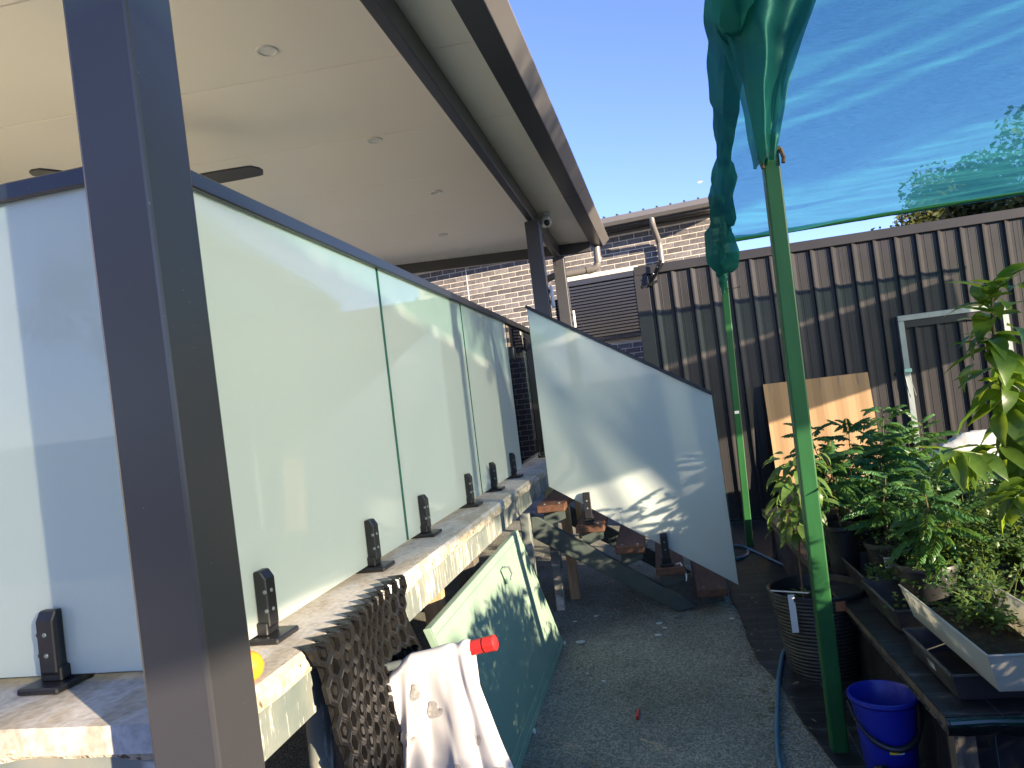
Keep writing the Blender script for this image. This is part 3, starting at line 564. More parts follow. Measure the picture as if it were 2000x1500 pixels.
dr.box(DRX0, DRX0+fwid, SHY-.05, SHY+.02, .02, DRZ-fwid-.001); dfr = dr.build('door_frame', 'galv', shed, bevel=.003)
MB().box(DRX1-fwid, DRX1, SHY-.05, SHY+.02, .02, DRZ-fwid-.001).build('door_frame', 'galv', shed, bevel=.003)
MB().box(DRX0, DRX1, SHY-.05, SHY+.02, DRZ-fwid, DRZ).build('door_frame', 'galv', shed, bevel=.003)
door = sheet(DRX0+fwid, DRX1-fwid, .03, DRZ-fwid-.06, SHY+.005, F0+.08, parent=shed, name='door')
MB().box(DRX0+fwid+.002, DRX1-fwid-.002, SHY-.035, SHY-.028, DRZ-fwid-.07, DRZ-fwid-.002).build('door_head', 'shed', shed)
lp = MB().box(DRX0-.01, DRX0+.06, SHY-.075, SHY-.051, 1.335, 1.372).build('latch', mat('pale_green_latch', (.30, .55, .45), .4), shed, bevel=.004)
MB().tube([(DRX0-.005, SHY-.07, 1.35), (DRX0-.014, SHY-.08, 1.33), (DRX0+.01, SHY-.08, 1.12)], .0025, 6).build('wire', 'galv', lp)
MB().tube([(DRX0+.02, SHY-.07, 1.335), (DRX0+.03, SHY-.08, 1.3), (DRX0+.065, SHY-.08, 1.10)], .0025, 6).build('wire', 'galv', lp)
fl = thing('flood_bracket', 'black folded bracket lamp on the shed corner top', 'lamp', (.17, SHY-.05, 2.72))
MB().bar((.10, SHY-.06, 2.56), (.24, SHY-.14, 2.80), .035, .012, up=(0, -1, 0)).build('arm', 'black', fl, bevel=.002)
MB().bar((.135, SHY-.10, 2.60), (.265, SHY-.17, 2.76), .012, .05, up=(0, -1, 0)).build('panel', 'black', fl, bevel=.002)
MB().bar((.02, SHY-.046, 2.56), (.19, SHY-.06, 2.60), .03, .012, up=(0, -1, 0)).build('plate', 'black', fl, bevel=.002)
for p_ in ((.15, SHY-.125, 2.67), (.20, SHY-.145, 2.73)): MB().lathe([(0, .01), (.010, .006), (.012, -.004)], p_, 8).build('nut', 'galv', fl)

# cardboard against the shed
cb = thing('cardboard_sheet', 'large flat brown cardboard sheet leaning on the dark shed wall', 'cardboard', (1.6, 7.55, 0))
q = MB(); yb, yt = 7.50, 7.66
def cbp(u, v): return (1.10+1.005*u, yb+(yt-yb)*v+.008*math.sin(u*9)*(v)+.004*math.sin(u*31), .01+1.375*v)
q.grid(cbp, 26, 10); n = len(q.v); q.v += [(x, y+.006, z) for x, y, z in q.v]; q.f += [tuple(n+i for i in f[::-1]) for f in q.f]
rimi = [i*11 for i in range(27)]+[26*11+j for j in range(1, 11)]+[i*11+10 for i in range(25, -1, -1)]+[j for j in range(9, 0, -1)]
q.f += [(rimi[i], rimi[(i+1) % len(rimi)], n+rimi[(i+1) % len(rimi)], n+rimi[i]) for i in range(len(rimi))]
q.build('sheet', 'cardboard', cb)
for u in (.06, .37, .54, .72, .90):
    b = MB(); b.grid(lambda a, c: (lambda p: (p[0], p[1]-.0025, p[2]))(cbp(u+.035*a, .925+.072*c)), 3, 3); b.build('tape_strip', 'tape', cb)

# ------------------------------------------------------------------ brick house
TH = math.radians(-8); HO = Vector((0, 11.5, 0))
hu = Vector((math.cos(TH), math.sin(TH), 0)); hn = Vector((math.sin(TH), -math.cos(TH), 0))
def hp(u, d, z): p = HO+hu*u+hn*d; return (p.x, p.y, z)
house = thing('brick_house', 'dark blue brick house with pale mortar, gutter and louvred shutter', 'house', (0, 11.5, 0))
def hbox(u0, u1, d0, d1, z0, z1): return MB().hexa([hp(u0, d1, z0), hp(u1, d1, z0), hp(u1, d0, z0), hp(u0, d0, z0)], [hp(u0, d1, z1), hp(u1, d1, z1), hp(u1, d0, z1), hp(u0, d0, z1)])
hbox(-6, 1.4, -.25, 0, 0, 4.05).build('wall', 'mortar', house)
BL, BH, BG = .229, .0745, .0115
bme = MB().box(-BL/2, BL/2, -.004, .02, -BH/2, BH/2).mesh('brick', bevel=.003); bme.materials.append(MT['brick'])
bmh = MB().box(-BL/4+.0025, BL/4-.0025, -.004, .02, -BH/2, BH/2).mesh('half_brick', bevel=.003); bmh.materials.append(MT['brick'])
BRot = Matrix.Rotation(TH, 4, 'Z')
UJ = -2.93                                             # control joint
LV = (-1.17, -.03, 2.36, 3.32)                          # louvre opening
shown = [(-4.6, -1.45, 2.35, 3.75), (-1.45, 1.9, 2.75, 3.9), (-1.2, .1, 1.9, 2.37), (-2.6, -1.3, 1.35, 2.4)]
cands = []; cuts = []
rows = int(4.0/(BH+BG))
for r in range(rows):
    z = .05+r*(BH+BG)
    for k in range(-26, 31):
        u = k*(BL+BG)+(.12 if r % 2 else 0)
        if u < -5.9 or u > 1.28: continue
        if LV[0]-.02 < u+BL/2 and u-BL/2 < LV[1]+.02 and LV[2]-.05 < z+BH/2 and z-BH/2 < LV[3]+.06: continue
        if abs(u-UJ) < BL/2+.006: cuts.append((u, z)); continue
        pr = max([0]+[1 for (a, b2, c, d_) in shown if a <= u <= b2 and c <= z <= d_])
        cands.append((-pr, abs(u+1.0)+2*abs(z-3.0), u, z))
cands.sort(); rest = MB()
for u, z in cuts:
    for a, b2 in ((u-BL/2, UJ-.008), (UJ+.008, u+BL/2)):
        if b2-a > .02: hbox(a, b2, -.02, .005, z-BH/2, z+BH/2).build('cut_brick', 'brick', house)
for i, (pr, _, u, z) in enumerate(cands):
    if i < 260:
        o = bpy.data.objects.new('brick', bme); COL.objects.link(o); o.parent = house
        o.matrix_local = Matrix.Translation(Vector(hp(u, .003*R.random(), z))-house.location) @ BRot
    else:
        rest.hexa([hp(u-BL/2, .004, z-BH/2), hp(u+BL/2, .004, z-BH/2), hp(u+BL/2, -.02, z-BH/2), hp(u-BL/2, -.02, z-BH/2)], [hp(u-BL/2, .004, z+BH/2), hp(u+BL/2, .004, z+BH/2), hp(u+BL/2, -.02, z+BH/2), hp(u-BL/2, -.02, z+BH/2)])
tag(rest.build('far_bricks', 'brick', house, fix=False), kind='stuff')
hbox(UJ-.008, UJ+.008, .0, .006, 0, 3.9).build('control_joint', 'white_plastic', house)
lv = hbox(LV[0], LV[1], .0, .02, LV[2], LV[3]).build('shutter', 'black', house)
ns = 17
for i in range(ns):
    z = LV[2]+.06+(LV[3]-LV[2]-.14)*i/(ns-1)
    MB().hexa([hp(LV[0]+.03, .085, z-.020), hp(LV[1]-.03, .085, z-.020), hp(LV[1]-.03, .025, z-.012), hp(LV[0]+.03, .025, z-.012)], [hp(LV[0]+.03, .085, z+.012), hp(LV[1]-.03, .085, z+.012), hp(LV[1]-.03, .025, z+.026), hp(LV[0]+.03, .025, z+.026)]).build('slat', 'monument', lv)
for u0, u1, z0, z1 in ((LV[0]-.02, LV[1]+.02, LV[3]-.045, LV[3]+.045), (LV[0]-.02, LV[1]+.02, LV[2]-.04, LV[2]+.025), (LV[0]-.02, LV[0]+.028, LV[2]+.026, LV[3]-.046), (LV[1]-.028, LV[1]+.02, LV[2]+.026, LV[3]-.046)):
    hbox(u0, u1, .0, .10, z0, z1).build('frame', 'monument', lv, bevel=.004)
hbox(-6, 1.4, .0, .38, 4.03, 4.04).build('eave_soffit', 'monument', house)
hbox(-6, 1.4, .38, .40, 4.02, 4.16).build('fascia', 'monument', house)
hbox(-6, 1.4, .0, .03, 3.985, 4.028).build('trim', 'gutter', house)
for u0, u1 in ((-.62, .10), (.55, 1.35)): hbox(u0, u1, .12, .20, 4.022, 4.029).build('soffit_lit_strip', 'gutter', house)  # paler strips stand in for light reflected onto the soffit
gq = MB(); gp = [(.401, 4.04), (.49, 4.04), (.525, 4.09), (.515, 4.17), (.50, 4.17), (.505, 4.095), (.485, 4.055), (.401, 4.055)]
gq.add([hp(-6, d, z) for d, z in gp]+[hp(1.4, d, z) for d, z in gp], [tuple(range(8)), tuple(range(8, 16))[::-1]]+[(i, (i+1) % 8, 8+(i+1) % 8, 8+i) for i in range(8)])
gq.build('gutter', 'gutter', house)
rf = MB().hexa([hp(-6, .43, 4.15), hp(1.4, .43, 4.15), hp(1.4, -4, 4.55), hp(-6, -4, 4.55)], [hp(-6, .43, 4.17), hp(1.4, .43, 4.17), hp(1.4, -4, 4.57), hp(-6, -4, 4.57)]).build('roof', 'monument', house)
for k in range(35):
    u = -5.9+.205*k; MB().hexa([hp(u-.022, .44, 4.17), hp(u+.022, .44, 4.17), hp(u+.022, -4, 4.57), hp(u-.022, -4, 4.57)], [hp(u-.010, .44, 4.215), hp(u+.010, .44, 4.215), hp(u+.010, -4, 4.615), hp(u-.010, -4, 4.615)]).build('roof_rib', 'monument', rf)
UP = .36
MB().tube([hp(UP, .45, 4.05), hp(UP, .45, 3.98), hp(UP+.004, .42, 3.92), hp(UP+.02, .12, 3.76), hp(UP+.024, .09, 3.72), hp(UP+.03, .085, 3.66), hp(UP+.03, .085, 2.0)], .045, 14).build('downpipe', 'gutter', house, smooth=True)

# ------------------------------------------------------------------ shade cloth on green posts
for nm, b0, t0, w, l in (('green_post', (.535, 2.985, 0), (.568, 2.985, 2.44), .062, 'near green steel post carrying the shade cloth, in front of the potted plants'), ('green_post', (.655, 6.53, 0), (.735, 6.53, 2.69), .060, 'far green steel post with a small white sticker, near the shed')):
    t = thing(nm, l, 'post', b0, 'green shade cloth posts')
    h = w/2; MB().hexa([(b0[0]-h, b0[1]-h, 0), (b0[0]+h, b0[1]-h, 0), (b0[0]+h, b0[1]+h, 0), (b0[0]-h, b0[1]+h, 0)], [(t0[0]-h, t0[1]-h, t0[2]), (t0[0]+h, t0[1]-h, t0[2]), (t0[0]+h, t0[1]+h, t0[2]), (t0[0]-h, t0[1]+h, t0[2])]).build('shaft', 'green_post', t, bevel=.006, seg=2)
    if b0[1] > 5:
        MB().box(.668, .706, 6.53-h-.003, 6.53-h-.001, 1.175, 1.20).build('sticker', 'white_plastic', t)
    else:
        k = MB(); k.tube([(.525, 2.95, 2.37), (.545, 2.948, 2.345), (.60, 2.948, 2.375), (.606, 2.99, 2.372), (.60, 3.02, 2.37), (.53, 3.02, 2.365), (.525, 2.95, 2.37)], .006, 6)
        k.tube([(.53, 2.95, 2.37), (.523, 2.945, 2.33), (.530, 2.943, 2.30)], .008, 6); k.tube([(.604, 2.95, 2.37), (.610, 2.945, 2.33), (.606, 2.943, 2.31)], .008, 6)
        k.build('tie_rope', 'stem', t, smooth=True)
shade = thing('shade_cloth_canopy', 'translucent blue-green shade cloth stretched over the potted plants', 'shade cloth', (.6, 4.5, 2.6))
def lx(y): return .506+(y-3)*.064
def cloth(u, v):
    y = -3.2+(6.56+3.2)*v; x = lx(y)+(4.7-lx(y))*u
    z = 2.735+(6.56-y)*.120-.10*math.sin(math.pi*min(1, max(0, (y+3.2)/9.76)))*math.sin(math.pi*min(1, u*1.0+.0))
    dl = ((x-.73)**2+(y-6.53)**2)**.5
    a = math.atan2(6.9-y, x-.4)
    z += .028*math.sin(a*13+1.5*N(x, y, 1))*math.exp(-dl*.55)*min(1, dl)          # creases running from the tied corner
    z += .018*N(x*1.1+.6*y, y*4.5, 2)+.012*N(x*1.6+y, y*9, 7)+.0055*N(x*2.4+1.5*y, y*18, 11)+.0025*N(x*5, y*34, 13)
    c = (x-(1.02+.33*(6.3-y)))                                                       # one deep diagonal fold
    z -= .026*math.exp(-(c/.14)**2)*sm((6.4-y)/1.2)*sm((y-3.2)/1.6)
    if v > .985: z -= .015*sm((v-.985)/.015)
    return (x, y, z)
MB().grid(cloth, 150, 420).build('sheet', 'shade', shade, smooth=True, fix=False)
MB().tube([(.70, 6.575, 2.70), (2.6, 6.575, 2.722), (4.7, 6.575, 2.735)], .017, 10).build('bar', 'green_post', shade, smooth=True)
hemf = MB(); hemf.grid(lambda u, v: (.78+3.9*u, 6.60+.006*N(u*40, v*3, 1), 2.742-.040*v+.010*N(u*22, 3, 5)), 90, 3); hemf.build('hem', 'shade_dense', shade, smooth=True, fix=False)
def flap(u, v):
    c = .665-.12*(v**.8); hw = .19*(1-v)**1.15+.028+.02*math.sin(v*7)*(1-v); x = c+(u-.5)*2*hw
    y = 2.925+.05*math.sin(u*9.5+v*2)*(1-v*.6)+.02*N(u*5, v*6, 3)-.03*math.sin(math.pi*u)
    return (x, y, 3.12-.80*v+.012*N(u*4, v*5, 8))
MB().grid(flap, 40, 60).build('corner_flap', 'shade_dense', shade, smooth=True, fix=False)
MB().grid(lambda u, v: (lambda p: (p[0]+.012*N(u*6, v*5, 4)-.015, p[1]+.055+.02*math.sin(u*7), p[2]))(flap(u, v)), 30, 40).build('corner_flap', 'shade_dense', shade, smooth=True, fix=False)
def hem(u, v):                     # bunched left edge, a loose crumpled roll
    y = -3.2+9.73*v; a = 2*math.pi*u
    k = .040+.016*math.sin(v*31)+.022*N(v*22, 1, 2)+.055*math.exp(-((v-.955)/.026)**2)
    if v > .972: k = .022+(k-.022)*max(0, 1-(v-.972)/.018)
    r = k*(1+.45*N(math.cos(a)*1.5, math.sin(a)*1.5, v*40))
    zz = 3.235-.125*(y-1.2)-.02*math.sin(v*math.pi)-.11*sm((v-.89)/.11)
    return (lx(y)-.02+1.6*r*math.cos(a), y, zz-.03+2.3*r*math.sin(a))
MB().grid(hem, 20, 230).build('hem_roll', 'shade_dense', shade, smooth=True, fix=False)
def tail(u, v):
    a = 2*math.pi*u; r = (.016+.030*math.sin(math.pi*min(1, v*1.1)))*(1+.4*N(math.cos(a)*2, math.sin(a)*2, v*6))
    return (.722-.016*v+r*math.cos(a), 6.49+.6*r*math.sin(a), 2.54-.30*v)
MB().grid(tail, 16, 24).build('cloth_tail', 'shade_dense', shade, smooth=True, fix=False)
for p_ in ([(.70, 6.47, 2.55), (.68, 6.47, 2.545), (.62, 6.44, 2.55)], [(.74, 6.47, 2.545), (.80, 6.46, 2.55)], [(.72, 6.47, 2.27), (.78, 6.46, 2.265), (.85, 6.46, 2.27)]): MB().tube(p_, .003, 5).build('wire_tie', 'black', shade)

def sun_block_drop(u, v):        # unseen drop added at the far right to cut the low sun
    y = -3.2+9.74*u; top = 2.675+(6.56-y)*.128; low = 1.96+.085*(5.6-y)
    return (4.70+.04*math.sin(y*4)*v+.03*N(y*3, v*2, 4), y, top+(low-top)*v+.02*N(y*2, 1, 1)*v)
MB().grid(sun_block_drop, 160, 14).build('sun_block_drop', 'shade_side', shade, smooth=True, fix=False)
# ------------------------------------------------------------------ plant bench
bench = thing('plant_bench', 'low bench wrapped in black plastic holding pots and trays', 'bench', (1.5, 4.2, 0))
def btop(u, v):
    x = .74+1.6*u; y = 2.38+3.75*v
    return (x, y, .395+.006*N(x*5, y*5, 2)+.004*N(x*16, y*14, 5))
MB().grid(btop, 50, 110).build('cover', 'weedmat', bench, smooth=True, fix=False)
MB().box(.745, 2.33, 2.39, 6.12, .355, .385).build('top_board', 'oldtimber', bench)
sk = MB(); sk.grid(lambda u, v: (.738+.012*math.sin(v*3)+.004*N(u*60, v*4, 1), 2.38+3.75*u, .398-.05*v-.012*max(0, N(u*20, 2, 2))*v), 120, 4)
sk.grid(lambda u, v: (.738+1.6*u, 2.372-.012*math.sin(v*3.1)+.004*N(u*30, v*4, 9), .398-.055*v-.012*max(0, N(u*20, 6, 2))*v), 60, 5); sk.build('plastic_skirt', mat('black_poly_sheet', (.012, .016, .016), .22, .5, bump=.5, bscale=20, bdist=.01), bench, smooth=True, fix=False)
MB().tube([(.745+1.58*i/14, 2.366+.004*math.sin(i*2.1), .383+.003*math.sin(i*1.3)) for i in range(15)], .011, 8).build('rolled_hem', mat('shiny_dark_green_poly', (.01, .05, .04), .15, .6), bench, smooth=True)
for x, y in ((.80, 2.45), (2.26, 2.45), (.80, 4.2), (2.26, 4.2), (.80, 6.05), (2.26, 6.05)): MB().box(x-.03, x+.03, y-.03, y+.03, 0, .354).build('leg', 'oldtimber', bench)
us = MB(); us.grid(lambda u, v: (.80+.01*N(u*20, v*3, 1), 2.46+3.6*u, .36-.355*v), 60, 6); us.grid(lambda u, v: (.80+1.5*u, 2.46+.012*N(u*20, v*3, 7), .36-.355*v), 40, 6); us.build('mesh_skirt', 'weedmat', bench, smooth=True, fix=False)
# black things under the bench
cr_ = thing('black_crate', 'black plastic crate under the near end of the plant bench', 'crate', (1.1, 2.2, 0))
def crate(t, x0, x1, y0, y1, z0, z1, m='pot', flare=.02, th=.006, lip=.012, skip=None):
    MB().hexa([(x0+flare, y0+flare, z0), (x1-flare, y0+flare, z0), (x1-flare, y1-flare, z0), (x0+flare, y1-flare, z0)], [(x0+flare*.9, y0+flare*.9, z0+th), (x1-flare*.9, y0+flare*.9, z0+th), (x1-flare*.9, y1-flare*.9, z0+th), (x0+flare*.9, y1-flare*.9, z0+th)]).build('floor', m, t)
    o = [(x0, y0), (x1, y0), (x1, y1), (x0, y1)]; b = [(x0+flare, y0+flare), (x1-flare, y0+flare), (x1-flare, y1-flare), (x0+flare, y1-flare)]
    i_ = [(x0+th, y0+th), (x1-th, y0+th), (x1-th, y1-th), (x0+th, y1-th)]; bi = [(x0+flare+th, y0+flare+th), (x1-flare-th, y0+flare+th), (x1-flare-th, y1-flare-th), (x0+flare+th, y1-flare-th)]
    for k in range(4):
        k2 = (k+1) % 4
        if k == skip: continue
        MB().add([(*b[k], z0), (*b[k2], z0), (*o[k2], z1), (*o[k], z1), (*bi[k], z0+th), (*bi[k2], z0+th), (*i_[k2], z1), (*i_[k], z1)], [(0,1,2,3),(7,6,5,4),(3,2,6,7),(0,4,5,1),(0,3,7,4),(1,5,6,2)]).build('side', m, t)
    rp = MB()
    for (a, c) in ((0, 1), (1, 2), (2, 3), (3, 0)):
        if a == skip: continue
        rp.tube([(*o[a], z1), (*o[c], z1)], lip*.5, 6)
    rp.build('rim', m, t, smooth=True)
crate(cr_, .72, 1.25, 1.85, 2.42, .0, .20)
pb = thing('black_plastic_bag', 'crumpled black plastic bag on the ground by the near green post', 'bag', (.56, 2.72, 0))
MB().grid(lambda u, v: (.47+.30*u, 2.50+.26*v, .008+.075*math.sin(math.pi*u)*math.sin(math.pi*v)*(1+.9*N(u*5, v*5, 2))+.018*abs(N(u*14, v*12, 4))), 40, 40).build('film', mat('black_bag_film', (.014, .014, .015), .18, .6, bump=.5, bscale=30, bdist=.01, spots=(40, .66, (.22, .22, .22))), pb, smooth=True, fix=False)
# trays and tub
for i, (x0, x1, y0, y1, z1, l) in enumerate(((.80, 1.14, 2.46, 2.90, .485, 'near empty grey tray with white label on the bench corner'), (.825, 1.16, 3.06, 3.52, .50, 'middle grey tray under the large black pots'), (.845, 1.18, 3.56, 4.03, .50, 'far grey tray holding the labelled pot'))):
    t = thing('plastic_tray', l, 'tray', ((x0+x1)/2, (y0+y1)/2, .402), 'grey trays on the bench'); crate(t, x0, x1, y0, y1, .402, z1, 'tray')
    if i == 0:
        q = MB(); q.add([(x0+.006, 2.70, .475), (x0+.006, 2.64, .475), (x0+.0155, 2.64, .43), (x0+.0155, 2.70, .43)], [(0, 1, 2, 3)]); q.v = [(a-.003, b, c) for a, b, c in q.v]; lb = q.build('label', 'white_plastic', t, fix=False)
        for k in range(3):
            z = .464-.011*k; xo = x0+.002+.0095*(.475-z)/.045; MB().add([(xo, 2.693, z), (xo, 2.650+.008*k, z), (xo+.0008, 2.650+.008*k, z-.004), (xo+.0008, 2.693, z-.004)], [(0, 1, 2, 3)]).build('ink_line', 'ink', lb, fix=False)
tub = thing('storage_tub', 'white translucent plastic tub of soil and seedlings at the bench corner', 'tub', (1.1, 2.7, .49))
crate(tub, .85, 1.15, 2.30, 3.06, .488, .605, 'tub', .03, .004, .008, 2)
MB().grid(lambda u, v: (.882+.236*u, 2.332+.67*v, .512+.012*N(u*6, v*8, 1)), 24, 30).build('soil', 'soil', tub, smooth=True, fix=False)

def pot(t, x, y, z, r, h, m='pot', soil=True, n=28):
    rb = r*.76
    MB().lathe([(0, .004), (rb, .002), (r*.96, h-.028), (r*.975, h-.027), (r*1.03, h-.024), (r*1.04, h-.004), (r*1.02, h), (r*.96, h), (r*.95, h-.01), (r*.90, h-.07)], (x, y, z), n).build('pot', m, t, smooth=True)
    if soil: MB().lathe([(r*.92, h-.045), (r*.5, h-.038), (0, h-.035)], (x, y, z), n).build('soil', 'soil', t, smooth=True)

# ------------------------------------------------------------------ leaf makers (local meshes, +X along the leaf)
def blade_mesh(name, L, Wd, bend, m, nseg=6, fold=.25, wav=.0, tip=1.6):
    q = MB()
    for i in range(nseg+1):
        t = i/nseg; w = Wd*(math.sin(math.pi*min(1, t**.85*.98+.02))**.8)*(1-t**6*.6) if 0 < i < nseg else .0012
        a = bend*t; x = L*(math.sin(a)/bend if abs(bend) > 1e-4 else t)
        zc = -L*((1-math.cos(a))/bend if abs(bend) > 1e-4 else 0)
        wv = wav*math.sin(t*14)
        q.v += [(x, -w, zc+abs(w)*fold+wv), (x, 0, zc), (x, w, zc+abs(w)*fold-wv)]
    q.f = [(3*i+j, 3*i+3+j, 3*i+4+j, 3*i+1+j) for i in range(nseg) for j in range(2)]
    me = q.mesh(name, smooth=False, fix=False)
    for p in me.polygons: p.use_smooth = True
    me.materials.append(MT[m]); return me
def frond_mesh(name, L, npair, ll, lw, droop, m, seed):
    rr = random.Random(seed); q = MB(); pts = []
    for i in range(9):
        t = i/8; a = droop*t; pts.append((L*math.sin(a)/droop, .012*math.sin(t*4+seed), -L*(1-math.cos(a))/droop))
    q.tube(pts, [.0022*(1-.7*i/8) for i in range(9)], 4)
    for k in range(npair):
        t = .18+.82*k/(npair-1); j = min(7, int(t*8)); f_ = t*8-j
        p = Vector(pts[j]).lerp(Vector(pts[j+1]), f_); d = (Vector(pts[j+1])-Vector(pts[j])).normalized()
        for sgn in ((-1, 1) if k < npair-1 else (0,)):
            sc = (.65+.5*math.sin(math.pi*t**.8))*rr.uniform(.85, 1.12)
            ang = (math.radians(rr.uniform(55, 75))*sgn)
            dv = (Matrix.Rotation(ang, 3, 'Z') @ d); dv.z -= rr.uniform(.15, .45); dv.normalize()
            sv = dv.cross(Vector((0, 0, 1))).normalized(); up = sv.cross(dv)
            l_, w_ = ll*sc, lw*sc; b = len(q.v)
            for tt, ww, dz in ((0, .001, 0), (.33, 1, .1), (.68, .78, .05), (1, .02, -.12)):
                c = p+dv*(l_*tt)+up*(l_*dz*.5); q.v += [tuple(c-sv*w_*ww+up*w_*.25*ww), tuple(c), tuple(c+sv*w_*ww+up*w_*.25*ww)]
            q.f += [(b+3*i+jj, b+3*i+3+jj, b+3*i+4+jj, b+3*i+1+jj) for i in range(3) for jj in range(2)]
    me = q.mesh(name, fix=False); me.materials.append(MT[m]); return me
BIG = [blade_mesh('leaf', 1, .155+.02*(i % 3), (.5, .9, 1.3, .2)[i % 4], 'leaf_big', 8, .30, .012) for i in range(5)]
DRP = [blade_mesh('leaf', 1, .155, (1.1, 1.5, .8)[i], 'leaf_droop', 7, .22, .01) for i in range(3)]
FRD = [frond_mesh('leaf', 1, 13, .20, .052, (.9, 1.3, .6, 1.0)[i], 'leaf_curry', i) for i in range(4)]
def leaf(parent, me, p, az, pitch, sc, rollv=0, name='leaf'):
    o = bpy.data.objects.new(name, me); COL.objects.link(o); o.parent = parent
    o.matrix_local = Matrix.Translation(Vector(p)-wloc(parent)) @ Matrix.Rotation(az, 4, 'Z') @ Matrix.Rotation(-pitch, 4, 'Y') @ Matrix.Rotation(rollv, 4, 'X') @ Matrix.Scale(sc, 4)
    return o

# big-leaved plant at the right
rr = random.Random(5)
bp_ = thing('broad_leaf_plant', 'tall potted plant with large glossy yellow-green leaves at the right edge', 'plant', (1.50, 3.2, .40))
pot(bp_, 1.50, 3.2, .402, .13, .22)
stem = [(1.50, 3.2, .57), (1.38, 3.03, .88), (1.285, 2.94, 1.12), (1.245, 2.90, 1.30), (1.232, 2.89, 1.47), (1.235, 2.885, 1.60), (1.245, 2.88, 1.70)]
MB().tube(stem, [.012, .010, .009, .008, .007, .005, .004], 8).build('stem', 'stem', bp_, smooth=True)
def along(path, t):
    f_ = t*(len(path)-1); i = min(len(path)-2, int(f_)); return Vector(path[i]).lerp(Vector(path[i+1]), f_-i)
br1 = [along(stem, .42), Vector((1.17, 2.86, 1.10)), Vector((1.07, 2.82, 1.13)), Vector((1.0, 2.80, 1.15))]; br2 = [along(stem, .35), Vector((1.40, 2.86, 1.10)), Vector((1.46, 2.82, 1.2)), Vector((1.48, 2.80, 1.3))]
br3 = [along(stem, .30), Vector((1.25, 2.84, .98)), Vector((1.18, 2.78, .96))]
for b_ in (br1, br2, br3): MB().tube(b_, [.005, .004, .0035, .003][:len(b_)], 6).build('branch', 'greenstem', bp_, smooth=True)
hand = [(.99, 180, 25, .21), (.97, 60, 50, .17), (.98, -60, 40, .18), (.95, 235, 30, .22), (.91, 165, 18, .22), (.89, 20, 30, .19), (.86, 190, 6, .24), (.83, 300, 25, .20), (.80, 95, 10, .19), (.78, 205, -4, .24), (.75, 330, 5, .20), (.72, 155, 10, .24), (.68, 235, -5, .23), (.66, 30, 5, .20), (.62, 180, -14, .25), (.60, 270, -12, .23), (.57, 205, -20, .25), (.53, 120, -15, .22), (.52, 340, -20, .22), (.47, 250, -35, .24), (.44, 190, -40, .24), (.40, 290, -40, .23), (.36, 220, -55, .24), (.62, 320, -30, .24), (.34, 330, -60, .24), (.30, 265, -65, .24), (.45, 20, -40, .2), (.70, 175, -2, .25), (.50, 170, -25, .24), (.42, 225, -50, .25), (.38, 185, -60, .24), (.32, 240, -70, .23), (.28, 205, -55, .22)]
for rep_ in range(3):
    for t, az, pt, sc in hand: leaf(bp_, rr.choice(BIG), along(stem, min(1, max(.2, t+rr.uniform(-.05, .05)*rep_)))+Vector((rr.gauss(0, .02), rr.gauss(0, .02), rr.gauss(0, .02)))*rep_, math.radians(az+rr.uniform(-14, 14)+47*rep_), math.radians(pt+rr.uniform(-12, 14)), sc*rr.uniform(.58, .82), rr.uniform(-.5, .5))
for b_, n_ in ((br1, 30), (br2, 14), (br3, 24)):
    for i in range(n_):
        t = .2+.8*i/(n_-1); leaf(bp_, rr.choice(BIG), along(b_, t), math.radians(200+rr.uniform(-100, 100)), math.radians(rr.uniform(-65, 30)), rr.uniform(.11, .175), rr.uniform(-.5, .5))

# drooping plant in the big black pot
dpn = thing('drooping_plant', 'young plant with drooping leaves in a big ribbed black pot behind the near green post', 'plant', (.655, 3.78, 0))
px_, py_ = .66, 3.76
prf_ = [(0, .004), (.165, .002)]
for i in range(22):
    t = i/21; prf_ += [(.165+.055*t+.0025, .01+.385*t), (.165+.055*t, .018+.385*t)]
prf_ += [(.230, .405), (.230, .42), (.222, .425), (.214, .42), (.205, .36)]
MB().lathe(prf_, (px_, py_, 0), 40).build('pot', 'pot', dpn, smooth=True)
MB().lathe([(.213, .33), (.1, .345), (0, .35)], (px_, py_, 0), 30).build('soil', 'soil', dpn, smooth=True)
MB().box(.50, .53, 3.575, 3.578, .26, .44).build('plant_tag', 'white_plastic', dpn); MB().bar((.445, 3.72, .424), (.60, 3.60, .436), .012, .003).build('stake', 'white_plastic', dpn)
MB().box(.70, .745, 3.540, 3.5425, .36, .405).build('pot_label', 'clay', dpn)
ds = [(.60, 3.76, .34), (.605, 3.77, .55), (.625, 3.78, .75), (.645, 3.79, .92), (.66, 3.80, 1.06)]
MB().tube(ds, [.007, .006, .005, .004, .003], 6).build('stem', 'stem', dpn, smooth=True)
for i in range(105):
    t = .38+.62*i/104; a = i*2.39996; p = along(ds, t); off = Vector((math.cos(a), math.sin(a), .2))*rr.uniform(.02, .12)
    leaf(dpn, rr.choice(DRP), p+off, a+rr.uniform(-.3, .3), math.radians(rr.uniform(-40, 20)-30*(1-t)), rr.uniform(.09, .15), rr.uniform(-.4, .4))
for i in range(12):
    a = rr.uniform(0, 6.28); leaf(dpn, rr.choice(BIG), (px_+.10*math.cos(a), py_-.05+.10*math.sin(a), .37), a, math.radians(rr.uniform(10, 60)), rr.uniform(.05, .09))

